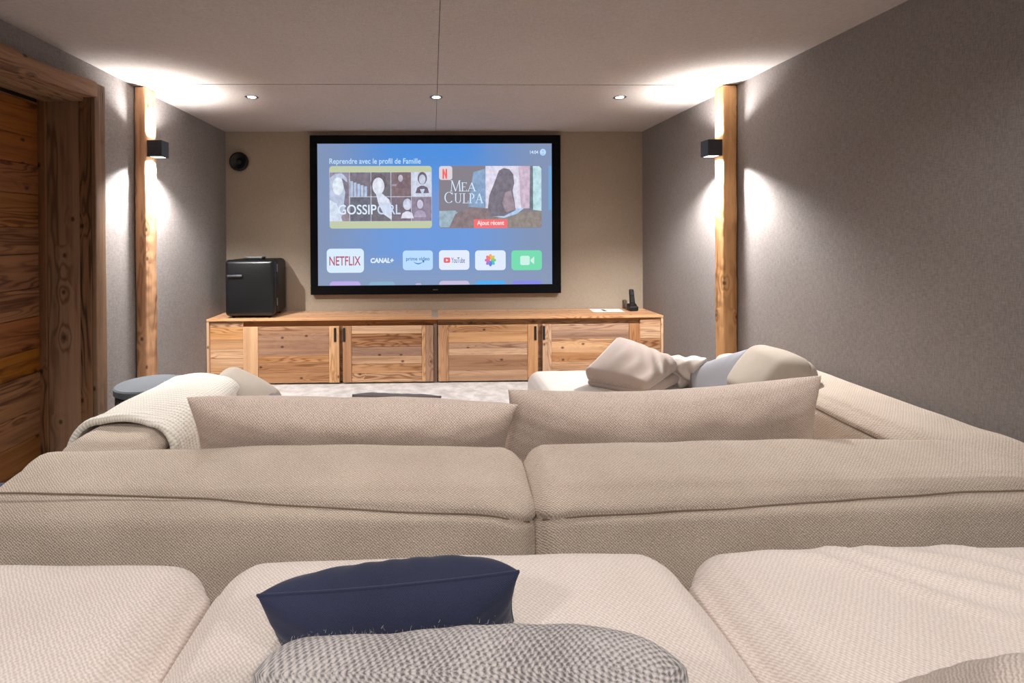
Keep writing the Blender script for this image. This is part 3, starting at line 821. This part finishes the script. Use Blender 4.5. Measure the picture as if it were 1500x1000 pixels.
brd('side_panel', 2.113, XR - 0.003, 0.0, 0.584, YS - 0.006, YS + 0.06, M['wz'], cr)
brd('top_rail', 0.043, 2.112, 0.534, 0.584, YS + 0.026, YS + 0.05, M['rail'], cr)
cab_door(cr, [(0.049, 0.143)], 0.143, 0.873, [(0.873, 0.968)], (11, 16, 9, 11, 23, 17), 0.945)
cab_door(cr, [(1.012, 1.094)], 1.094, 1.818, [(1.818, 1.920)], (10, 12, 22, 14, 16, 12), 1.024)
z = 0.578
for q in (0.075, 0.11, 0.10, 0.09, 0.10, 0.085):
    brd('plank', 1.921, 2.113, z - q, z, YS + 0.008, YS + 0.034, M['wx'], cr); z -= q

# ------------------------------------------------------------------ things on the worktop
fx0, fx1, fy0, fy1, fz0, fz1 = -1.902, -1.452, 4.555, 4.935, ZS + 0.001, 1.142
fg = thing('mini_fridge', ((fx0 + fx1) / 2, 4.74, fz0), 'black retro mini fridge with rounded door standing on the worktop', 'fridge')
V, F, nn = rbox(fx1 - fx0, fy1 - fy0 - 0.075, fz1 - fz0 - 0.018, 0.045, 0.1, 5)
mk('body', V + [(fx0 + fx1) / 2, (fy0 + 0.075 + fy1) / 2, (fz0 + 0.018 + fz1) / 2], F, M['fridge_side'], fg, True)
V, F, nn = rbox(fx1 - fx0, 0.085, fz1 - fz0 - 0.018, 0.036, 0.05, 6)
V[:, 1] -= 0.010 * np.clip(1 - (V[:, 0] / 0.22) ** 4, 0, 1) * np.clip(1 - (V[:, 2] / 0.26) ** 4, 0, 1) * (V[:, 1] < 0)
dr = mk('door', V + [(fx0 + fx1) / 2, fy0 + 0.030, (fz0 + 0.018 + fz1) / 2], F, M['fridge'], fg, True)
V, F, nn = rbox(0.135, 0.014, 0.020, 0.005, 0.05, 3)
hv = [(V + [fx0 + 0.105, fy0 - 0.044, 0.997], F)]
for dx in (0.05, 0.155):
    V, F, nn = rbox(0.014, 0.034, 0.014, 0.004, 0.05, 2); hv.append((V + [fx0 + dx, fy0 - 0.026, 0.997], F))
mk('handle', *join(*hv), M['steel_dark'], dr, True)
for zc in (1.06, 0.745):
    V, F, nn = rbox(0.008, 0.014, 0.072, 0.002, 0.1, 2)
    mk('hinge', V + [fx1 + 0.002, fy0 + 0.074, zc], F, M['steel'], fg, False)
for dx in (0.06, 0.39):
    for yy in (fy0 + 0.05, fy1 - 0.06):
        v, f = lathe([(0.016, fz0), (0.018, fz0 + 0.02)], (fx0 + dx, yy, 0), 'z', 14); mk('foot', v, f, M['black_soft'], fg, True)
rc = thing('flat_receiver', (-1.665, 4.66, fz1), 'small flat dark box with a pale lid lying on the mini fridge', 'device')
V, F, nn = rbox(0.165, 0.10, 0.016, 0.006, 0.05, 3); mk('base', V + [-1.665, 4.665, fz1 + 0.0085], F, M['black'], rc, True)
V, F, nn = rbox(0.170, 0.105, 0.007, 0.003, 0.05, 2); mk('lid', V + [-1.665, 4.665, fz1 + 0.0205], F, M['steel'], rc, True)
pts = []
for k in range(40):
    a = k * 0.55
    pts.append((-1.957 + 0.022 * math.cos(a), 4.79 + 0.030 * math.sin(a) * (1 - k / 80), ZS + 0.006 + 0.0016 * k + 0.012 * math.sin(a * 0.7) ** 2))
v, f = tube(pts, 0.0045, 6); o = mk('power_cable', v, f, M['black'], None, True)
tag(o, 'coiled black power cable on the worktop behind the mini fridge', 'cable')
# telephone
tx, ty = 1.965, 4.80
tb = thing('cordless_phone', (tx, ty, ZS), 'black cordless telephone standing in its charging cradle on the worktop', 'telephone')
V, F, nn = rbox(0.088, 0.085, 0.050, 0.014, 0.02, 4)
V[:, 2] += (V[:, 1] > 0) * (V[:, 2] > 0) * 0.018
mk('cradle', V + [tx, ty, ZS + 0.026], F, M['black'], tb, True)
V, F, nn = rbox(0.050, 0.026, 0.178, 0.011, 0.02, 4)
V[:, 0] *= 1 - 0.12 * np.clip(V[:, 2] / 0.09, -1, 1); V[:, 1] += 0.10 * V[:, 2]; V[:, 0] += -0.04 * V[:, 2]
hp = mk('handset', V + [tx - 0.008, ty - 0.004, ZS + 0.122], F, M['black'], tb, True)
v, f = box(tx - 0.024, tx + 0.006, ty - 0.0135, ty - 0.010, ZS + 0.155, ZS + 0.188)
mk('screen', v, f, plain('phone_screen', srgb(54, 58, 62), 0.2), hp)
for a in range(4):
    for b in range(3):
        v, f = box(tx - 0.022 + b * 0.0115, tx - 0.014 + b * 0.0115, ty - 0.020, ty - 0.014, ZS + 0.092 + a * 0.014, ZS + 0.100 + a * 0.014)
        mk('key', v, f, M['steel_dark'], hp)
pts = [(tx - 0.045 - 0.03 * math.sin(t_ * PI) , ty + 0.03 + 0.05 * t_, ZS + 0.006 + 0.09 * math.sin(t_ * PI) ** 2) for t_ in np.linspace(0, 1, 18)]
v, f = tube(pts, 0.002, 6); mk('cord', v, f, M['black'], tb, True)
# papers
v, f = box(1.555, 1.86, 4.728, 4.925, ZS + 0.0006, ZS + 0.0018)
V = np.array(v); V[:, 0] += (V[:, 1] > 4.8) * 0.02
pp = mk('paper_sheet', V, f, M['white']); tag(pp, 'white sheet of paper lying on the worktop beside the telephone', 'paper')
v, f = box(1.672, 1.706, 4.775, 4.875, ZS + 0.0019, ZS + 0.0026); mk('printed_block', v, f, plain('ink', srgb(60, 58, 60), 0.6), pp)

# ------------------------------------------------------------------ upholstered blocks
def block(name, x0, x1, y0, y1, z0, z1, r, mat, parent, res=0.014, bulge=0.012, seed=1, amp=0.004, seam=None, fn=None, nc=6, seam_tube=None):
    """soft block; seam(P) gives the height of a stitched groove round the sides (world coordinates)"""
    sx, sy, sz = x1 - x0, y1 - y0, z1 - z0
    V, F, nn = rbox(sx, sy, sz, r, res, nc)
    h = np.array([sx, sy, sz]) / 2
    q = np.clip(np.abs(V) / h, 0, 1)
    pf = np.ones(len(V))
    for a in range(3):
        pf *= 1 - (np.abs(nn[:, a]) < 0.9) * q[:, a] ** 3 * 0.9
    V = V + nn * (bulge * pf + wob(V, seed, 7, amp) + wob(V, seed + 2, 24, amp * 0.4))[:, None]
    P = V + [(x0 + x1) / 2, (y0 + y1) / 2, (z0 + z1) / 2]
    if fn is not None: P = fn(P, nn)
    if seam is not None:
        d = P[:, 2] - seam(P)
        side = (np.abs(nn[:, 2]) < 0.95)
        P = P - nn * (0.010 * np.exp(-(d / 0.009) ** 2) * side)[:, None]
        P = P + nn * (0.005 * np.exp(-((d - 0.028) / 0.018) ** 2) * side)[:, None]
    o = mk(name, P, F, mat, parent, True)
    if seam is not None and seam_tube:
        ax_, sg = seam_tube
        along = 0 if ax_ == 1 else 1
        cand = np.where((np.sign(nn[:, ax_]) == sg) & (np.abs(nn[:, ax_]) > 0.45) & (np.abs(P[:, 2] - seam(P)) < 0.03))[0]
        C = P[cand]; dz = np.abs(C[:, 2] - seam(C))
        lo, hi = C[:, along].min(), C[:, along].max(); pts = []
        for a in np.linspace(lo, hi, int((hi - lo) / 0.02)):
            near_ = np.where(np.abs(C[:, along] - a) < 0.012)[0]
            if len(near_) < 2: continue
            k = near_[np.argsort(dz[near_])[:4]]; wv = 1 / (dz[k] + 0.002)
            q = (C[k] * wv[:, None]).sum(0) / wv.sum(); q[along] = a; q[2] = seam(q[None])[0]; pts.append(q)
        pts = np.array(pts); ker = np.array([1, 2, 3, 2, 1]) / 9.0
        for a in (0, 1, 2):
            pad = np.r_[[pts[0, a]] * 2, pts[:, a], [pts[-1, a]] * 2]; pts[:, a] = np.convolve(pad, ker, 'valid')
        pts[:, ax_] += sg * 0.0005
        v, f = tube(pts, 0.0026, 6); mk('seam', v, f, M['sofa_seam'], o, True)
    return o

def seam_line(name, pts, parent, r=0.0024, mat=None):
    v, f = tube(pts, r, 6); return mk(name, v, f, mat or M['sofa_seam'], parent, True)

# front sofa, module by the door: back seen from behind, arm, seat
def back_tilt(P, nn):
    # the top slopes down towards the rear and the rear face leans a little
    P = P.copy()
    t = np.clip((P[:, 2] - 0.30) / 0.32, 0, 1)
    yb = np.clip((1.74 - P[:, 1]) / 0.30, 0, 1)
    P[:, 2] -= 0.045 * t * yb ** 1.5
    P[:, 1] += 0.02 * t * yb
    return P
fl = thing('sofa_module', (-0.5, 2.1, 0), 'beige twill sofa module on the door side, cream throw over its arm', 'sofa')
def seam_l(P): return 0.527 + 0.066 * np.clip((0.1 - P[:, 0]) / 1.2, -0.2, 1.1) ** 1.0 - 0.035 * np.clip((P[:, 0] - 0.14) / 0.17, 0, 1) ** 2
block('backrest', -1.375, 0.305, 1.44, 1.765, 0.03, 0.622, 0.075, M['sofa'], fl, 0.010, 0.012, 31, 0.004, seam_l, back_tilt, seam_tube=(1, -1))
def seam_a(P): return 0.545 + 0 * P[:, 0]
block('arm', -1.375, -1.02, 1.775, 2.74, 0.03, 0.612, 0.085, M['sofa'], fl, 0.014, 0.012, 33, 0.004, seam_a, seam_tube=(0, 1))
block('seat', -1.012, 0.325, 1.775, 2.74, 0.03, 0.405, 0.065, M['sofa'], fl, 0.018, 0.018, 35, 0.004)
# module by the bare wall
frm = thing('sofa_module', (1.2, 2.1, 0), 'beige twill sofa module against the bare side wall', 'sofa')
def seam_r(P): return 0.517 + 0.036 * np.clip((P[:, 0] - 0.45) / 1.0, 0, 1.2) - 0.030 * np.clip((0.45 - P[:, 0]) / 0.14, 0, 1) ** 2
block('backrest', 0.315, 2.075, 1.44, 1.765, 0.03, 0.622, 0.075, M['sofa'], frm, 0.010, 0.012, 41, 0.004, seam_r, back_tilt, seam_tube=(1, -1))
def seam_b(P): return 0.560 + 0.012 * np.sin(P[:, 1] * 3)
def arm_mitre(P, nn):
    P = back_tilt(P, nn); k = np.clip((1.80 - P[:, 1]) / 0.12, 0, 1) * np.clip((P[:, 2] - 0.4) / 0.15, 0, 1)
    P[:, 2] += k * (0.010 * (P[:, 0] - 1.88) / 0.17)
    return P
block('arm', 1.735, 2.10, 1.50, 3.05, 0.03, 0.620, 0.075, M['sofa'], frm, 0.014, 0.012, 43, 0.003, seam_b, arm_mitre, seam_tube=(0, -1))
block('seat', 0.335, 1.725, 1.775, 2.74, 0.03, 0.405, 0.065, M['sofa'], frm, 0.018, 0.018, 45, 0.004)
ot = thing('ottoman', (1.2, 3.1, 0), 'pale upholstered ottoman block carrying a heaped taupe blanket', 'ottoman')
block('seat', 0.665, 1.725, 2.755, 3.47, 0.03, 0.405, 0.075, M['ottoman'], ot, 0.018, 0.012, 47, 0.003)
for x in (0.75, 1.64):
    for y in (2.84, 3.39):
        v, f = lathe([(0.02, 0.0), (0.024, 0.05)], (x, y, 0), 'z', 12); mk('foot', v, f, M['black_soft'], ot, True)
for par, xs_, yy in ((fl, (-1.28, -0.1, 0.22), (1.55, 2.6)), (frm, (0.42, 1.2, 1.95), (1.55, 2.6))):
    for x in xs_:
        for y in yy:
            v, f = lathe([(0.02, 0.0), (0.024, 0.05)], (x, y, 0), 'z', 12); mk('foot', v, f, M['black_soft'], par, True)

# back row: three deep seats on the raised step
def near(x0, x1, ztop, label, seed, fn=None):
    o = thing('lounge_seat', ((x0 + x1) / 2, 0.5, 0.30), label, 'sofa')
    block('seat', x0, x1, 0.34, 1.07, 0.33, ztop, 0.095, M['sofa_near'], o, 0.012, 0.014, seed, 0.003, None, fn, 8)
    block('backrest', x0, x1, 0.02, 0.325, 0.33, 0.915, 0.08, M['sofa_near'], o, 0.03, 0.01, seed + 7, 0.003)
    for x in (x0 + 0.08, x1 - 0.08):
        for y in (0.10, 0.90):
            v, f = lathe([(0.02, 0.30), (0.024, 0.35)], (x, y, 0), 'z', 12); mk('foot', v, f, M['black_soft'], o, True)
    return o
near(-1.375, -0.452, 0.698, 'cream lounge seat of the back row on the door side', 51)
near(-0.440, 0.512, 0.697, 'cream lounge seat in the middle of the back row, holding two cushions', 53)
def creases(P, nn):
    P = P.copy(); up_ = np.clip(nn[:, 2], 0, 1)
    for (cx, cy, am) in ((0.78, 0.95, 0.013), (0.87, 0.97, 0.015), (0.97, 0.98, 0.012), (1.10, 0.98, 0.012)):
        dx, dy = 0.80, -0.60                                      # direction of the fold
        s = (P[:, 0] - cx) * (-dy) + (P[:, 1] - cy) * dx + 0.012 * np.sin(P[:, 0] * 22)
        l = (P[:, 0] - cx) * dx + (P[:, 1] - cy) * dy
        P[:, 2] += up_ * am * np.exp(-(s / 0.016) ** 2) * np.exp(-((l - 0.08) / 0.16) ** 2)
    return P
near(0.526, 1.455, 0.698, 'creased cream lounge seat of the back row on the bare-wall side', 55, creases)

# ------------------------------------------------------------------ cushions on the front sofa
def bent(place, fn):
    return lambda V: place(fn(V))
pl = lean((-0.302, 1.925, 0.562), 0.02, math.radians(68), -0.052)
cushion('lumbar_cushion', M['lumbar'], None, pl, 'long beige twill cushion leaning on the door-side sofa back', 'cushion', None,
        W=1.235, H=0.38, T=0.20, n=80, m=40, ear=0.045, seed=61, crumple=0.006)
def rise(V):
    V = V.copy(); V[:, 1] += 0.042 * ((V[:, 0] / 0.67) ** 2) * (V[:, 1] > -0.1) + 0.028 * V[:, 0] / 0.67
    V[:, 0] *= 1 - 0.035 * V[:, 1] / 0.19; return V
pl = bent(lean((0.915, 1.975, 0.552), -0.02, math.radians(76), 0.0), rise)
cushion('lumbar_cushion', M['lumbar'], None, pl, 'long beige twill cushion with one raised corner, leaning on the wall-side sofa back', 'cushion', None,
        W=1.285, H=0.38, T=0.20, n=80, m=40, ear=0.045, seed=64, crumple=0.006)
pl = lean((-0.170, 2.135, 0.560), 0.10, math.radians(60), -0.09)
cushion('throw_cushion', M['cush_dark'], M['cush_dark'], pl, 'dark grey cushion tucked before the long door-side cushion', 'cushion', None,
        W=0.37, H=0.30, T=0.10, seed=67)
pl = lean((0.30, 2.28, 0.475), -0.3, math.radians(28), 0.0)
cushion('throw_cushion', M['cush_dark'], M['cush_dark'], pl, 'dark grey cushion lying between the two long cushions', 'cushion', None,
        W=0.40, H=0.34, T=0.11, seed=68)
# against the arm by the bare wall
puff('back_cushion', M['cush_beige'], 0.44, 0.36, 0.18, 0.088, lean((1.762, 2.55, 0.580), PI / 2 - 0.10, math.radians(54)),
     'plump beige cushion with a seam, leaning on the wall-side arm', 71)
pl = lean((1.635, 2.76, 0.510), PI / 2 + 0.35, math.radians(54), -0.62)
cushion('throw_cushion', M['cush_blue'], M['cush_blue'], pl, 'blue-grey cushion propped against the plump beige cushion', 'cushion', None,
        W=0.36, H=0.32, T=0.11, seed=73)
# against the arm by the door
puff('back_cushion', M['cush_beige'], 0.46, 0.40, 0.16, 0.079, lean((-1.035, 2.66, 0.475), -PI / 2 + 0.05, math.radians(32)),
     'plump beige cushion leaning on the arm beside the cream throw', 75)
pl = lean((-0.88, 2.62, 0.430), -PI / 2, math.radians(25), 0.0)
cushion('throw_cushion', M['cush_dark'], M['cush_dark'], pl, 'grey cushion below the plump cushion on the door side', 'cushion', None,
        W=0.36, H=0.26, T=0.11, seed=77)

# folded blanket on the ottoman
def slab(P0, P1, Q0, Q1, th, r, seed, amp, res=0.012):
    V, F, nn = rbox(1.0 * 0.4, 1.0 * 0.45, th, r, res, 5)
    h = V.copy()
    s = np.clip(V[:, 0] / 0.4 + 0.5, -0.02, 1.02); t = np.clip(V[:, 1] / 0.45 + 0.5, -0.02, 1.02)
    P0, P1, Q0, Q1 = map(np.array, (P0, P1, Q0, Q1))
    base = (P0 * (1 - s)[:, None] + P1 * s[:, None]) * (1 - t)[:, None] + (Q0 * (1 - s)[:, None] + Q1 * s[:, None]) * t[:, None]
    nrm = np.cross(P1 - P0, Q0 - P0); nrm = nrm / np.linalg.norm(nrm)
    if nrm[2] < 0: nrm = -nrm
    base = base + nrm[None] * V[:, 2:3]
    fold = np.sin(t * 9 + s * 26 + 2.5 * np.sin(t * 5 + s * 3)) * amp * np.clip(s * 1.5 - 0.35, 0, 1) * np.exp(-((t - 0.6) / 0.35) ** 2)
    dome = 0.045 * (1 - (2 * s - 1) ** 2).clip(0) * (1 - (2 * t - 1) ** 2).clip(0)
    base = base + nrm[None] * ((fold + dome + wob(h, seed, 14, amp * 0.5)) * (V[:, 2] > 0))[:, None]
    return base, F
bk = thing('folded_blanket', (1.2, 2.95, 0.42), 'taupe fleece blanket folded in a heap on the ottoman', 'blanket')
v, f = slab((0.935, 3.03, 0.475), (1.215, 2.795, 0.470), (1.215, 3.20, 0.665), (1.50, 2.96, 0.565), 0.10, 0.042, 81, 0.019)
mk('upper_fold', v, f, M['velvet'], bk, True)
v, f = slab((0.955, 3.05, 0.432), (1.235, 2.80, 0.432), (1.30, 3.20, 0.560), (1.52, 2.98, 0.470), 0.05, 0.024, 83, 0.004)
mk('lower_fold', v, f, M['velvet'], bk, True)
pl = lean((1.555, 2.99, 0.510), -PI / 2 + 0.9, math.radians(70), 0.1)
def crinkle(V):
    V = V.copy(); V[:, 2] += 0.012 * np.sin(V[:, 0] * 70 + 3 * np.sin(V[:, 1] * 30)) * (1 - (V[:, 0] / 0.14) ** 2).clip(0); return V
cushion('satin_cushion', M['shiny'], None, bent(pl, crinkle), 'crumpled shiny grey cushion behind the folded blanket', 'cushion', None,
        W=0.26, H=0.21, T=0.12, seed=85, crumple=0.012)

# ------------------------------------------------------------------ cream knitted throw over the door-side arm
def throw():
    prof = []
    x0, x1, zt, r = -1.375, -1.02, 0.620, 0.095
    z_out, z_in = 0.40, 0.47
    x0 -= 0.020; x1 += 0.020
    for zz in np.linspace(z_out, zt - r, 10)[:-1]: prof.append((x0, zz))
    for a in np.linspace(PI, PI / 2, 9): prof.append((x0 + r + r * math.cos(a), zt - r + r * math.sin(a)))
    for xx in np.linspace(x0 + r, x1 - r, 14)[1:-1]: prof.append((xx, zt + 0.014 * math.sin((xx - x0 - r) / (x1 - x0 - 2 * r) * PI)))
    for a in np.linspace(PI / 2, 0, 9): prof.append((x1 - r + r * math.cos(a), zt - r + r * math.sin(a)))
    for zz in np.linspace(zt - r, z_in, 7)[1:]: prof.append((x1 + 0.01 * (zt - r - zz) / 0.07, zz))
    prof = np.array(prof)
    seg = np.r_[0, np.cumsum(np.hypot(*np.diff(prof, axis=0).T))]
    ns = 70
    sv = np.linspace(0, seg[-1], ns)
    pr = np.stack([np.interp(sv, seg, prof[:, 0]), np.interp(sv, seg, prof[:, 1])], -1)
    yv = np.linspace(0, 1, 64)
    S, Yg = np.meshgrid(np.arange(ns), yv, indexing='ij')
    s_ = S / (ns - 1)
    ynear = 1.925 + 0.05 * np.sin(s_ * 3.2) - 0.06 * s_
    yfar = 2.60 - 0.05 * s_
    Y = ynear + (yfar - ynear) * Yg
    X = pr[S, 0]; Z = pr[S, 1].copy()
    P = np.stack([X.ravel(), Y.ravel(), Z.ravel()], -1)
    t = np.gradient(pr, axis=0); t /= np.linalg.norm(t, axis=1, keepdims=True)
    N = np.stack([-t[:, 1], 0 * t[:, 0], t[:, 0]], -1)[S.ravel()]
    hem = np.exp(-((Yg.ravel() - 0.03) / 0.03) ** 2) * 0.012 + np.exp(-((Yg.ravel() - 0.10) / 0.025) ** 2) * 0.006
    off = 0.006 + wob(P, 91, 10, 0.005) + wob(P, 92, 30, 0.002) + hem + 0.012 * np.sin(Yg.ravel() * PI) ** 2
    top = P + N * (np.clip(off, 0.004, 0.05) + 0.016)[:, None]
    bot = P + N * 0.006
    n, m = S.shape
    idx = np.arange(n * m).reshape(n, m)
    q = lambda a: np.stack([a[:-1, :-1], a[:-1, 1:], a[1:, 1:], a[1:, :-1]], -1).reshape(-1, 4)
    F = q(idx).tolist() + (q(idx)[:, ::-1] + n * m).tolist()
    ring = list(idx[:, 0]) + list(idx[-1, 1:]) + list(idx[::-1, -1][1:]) + list(idx[0, ::-1][1:-1])
    for k in range(len(ring)):
        a, b = ring[k], ring[(k + 1) % len(ring)]
        F.append((a, b, b + n * m, a + n * m))
    uv = np.stack([sv[S.ravel()], Y.ravel()], -1)
    V = np.vstack([top, bot])
    o = mk('knitted_throw', V, F, M['knit'], None, True, np.vstack([uv, uv]))
    tag(o, 'cream chunky knitted throw draped over the door-side sofa arm', 'throw')
    return o, top, N
th, thP, thN = throw()

def fuzz(name, P, N, count, length, parent, mat, seed, r=0.00035):
    g_ = np.random.RandomState(seed); parts_v = []; F = []; k = 0
    ids = g_.randint(0, len(P), count)
    for i in ids:
        p = P[i] + g_.normal(size=3) * 0.003
        d = N[i] + g_.normal(size=3) * 0.75; d /= np.linalg.norm(d)
        b = g_.normal(size=3) * 0.6; L = length * g_.uniform(0.4, 1.3)
        sd = np.cross(d, [0.3, 0.7, 0.2]); sd /= np.linalg.norm(sd)
        pts = [p, p + d * L * 0.5 + b * L * 0.1, p + d * L * 0.8 + b * L * 0.45]
        for j, q in enumerate(pts):
            ww = r * (1 - 0.35 * j); parts_v += [q - sd * ww, q + sd * ww]
        F += [(k, k + 1, k + 3, k + 2), (k + 2, k + 3, k + 5, k + 4)]; k += 6
    o = mk(name, np.array(parts_v), F, mat, parent); o['kind'] = 'stuff'; return o
fuzz('wool_fuzz', thP, thN, 1600, 0.007, th, plain('cream_fibre', srgb(240, 234, 224), 0.9), 5)

# ------------------------------------------------------------------ cushions on the back row
pl = lean((-0.064, 0.800, 0.742), 0.03, math.radians(64), 0.085)
nv, P, ring = cushion('throw_cushion', M['navy'], M['navy'], pl, 'navy linen cushion leaning on the grey tweed cushion', 'cushion', None,
        W=0.405, H=0.18, T=0.115, n=60, m=36, ear=0.065, seed=95, crumple=0.004, seam_r=0.002)
pl = lean((0.040, 0.565, 0.770), -0.01, math.radians(80), 0.0)
gc, P, ring = cushion('tweed_cushion', M['tweed'], None, pl, 'grey and white wool tweed cushion with fuzzy edges', 'cushion', None,
        W=0.485, H=0.21, T=0.15, n=70, m=40, ear=0.0, seed=97, crumple=0.006, pw=8.0)
me = gc.data; NN = np.zeros(len(me.vertices) * 3); me.vertices.foreach_get('normal', NN); NN = NN.reshape(-1, 3)
fuzz('wool_fuzz', P, NN, 5200, 0.005, gc, M['fuzz'], 9, 0.00018)
pl = lean((0.82, 0.53, 0.768), -0.12, math.radians(48), 0.0)
cushion('throw_cushion', M['cush_near'], M['cush_near'], pl, 'pale beige cushion lying on the creased lounge seat', 'cushion', None,
        W=0.56, H=0.40, T=0.15, n=50, m=34, ear=0.03, seed=99)

# ------------------------------------------------------------------ drum table and navy pouf on the floor by the door
dt = thing('drum_table', (-1.665, 2.93, 0), 'slate grey round drum table between the sofa arm and the post', 'side table')
v, f = lathe([(0.165, 0.0), (0.172, 0.01), (0.172, 0.44), (0.165, 0.455)], (-1.665, 2.93, 0), 'z', 40); mk('body', v, f, M['drum_side'], dt, True)
v, f = lathe([(0.172, 0.456), (0.181, 0.461), (0.181, 0.492), (0.174, 0.500)], (-1.665, 2.93, 0), 'z', 40); mk('top', v, f, M['drum'], dt, False)
V, F, nn = rbox(0.42, 0.46, 0.42, 0.15, 0.03, 6)
V = V + nn * wob(V, 5, 12, 0.006)[:, None] + [-1.66, 1.80, 0.212]
o = mk('wool_pouf', V, F, M['navy_obj'], None, True); tag(o, 'navy wool pouf on the floor between the sofa and the door', 'pouf')
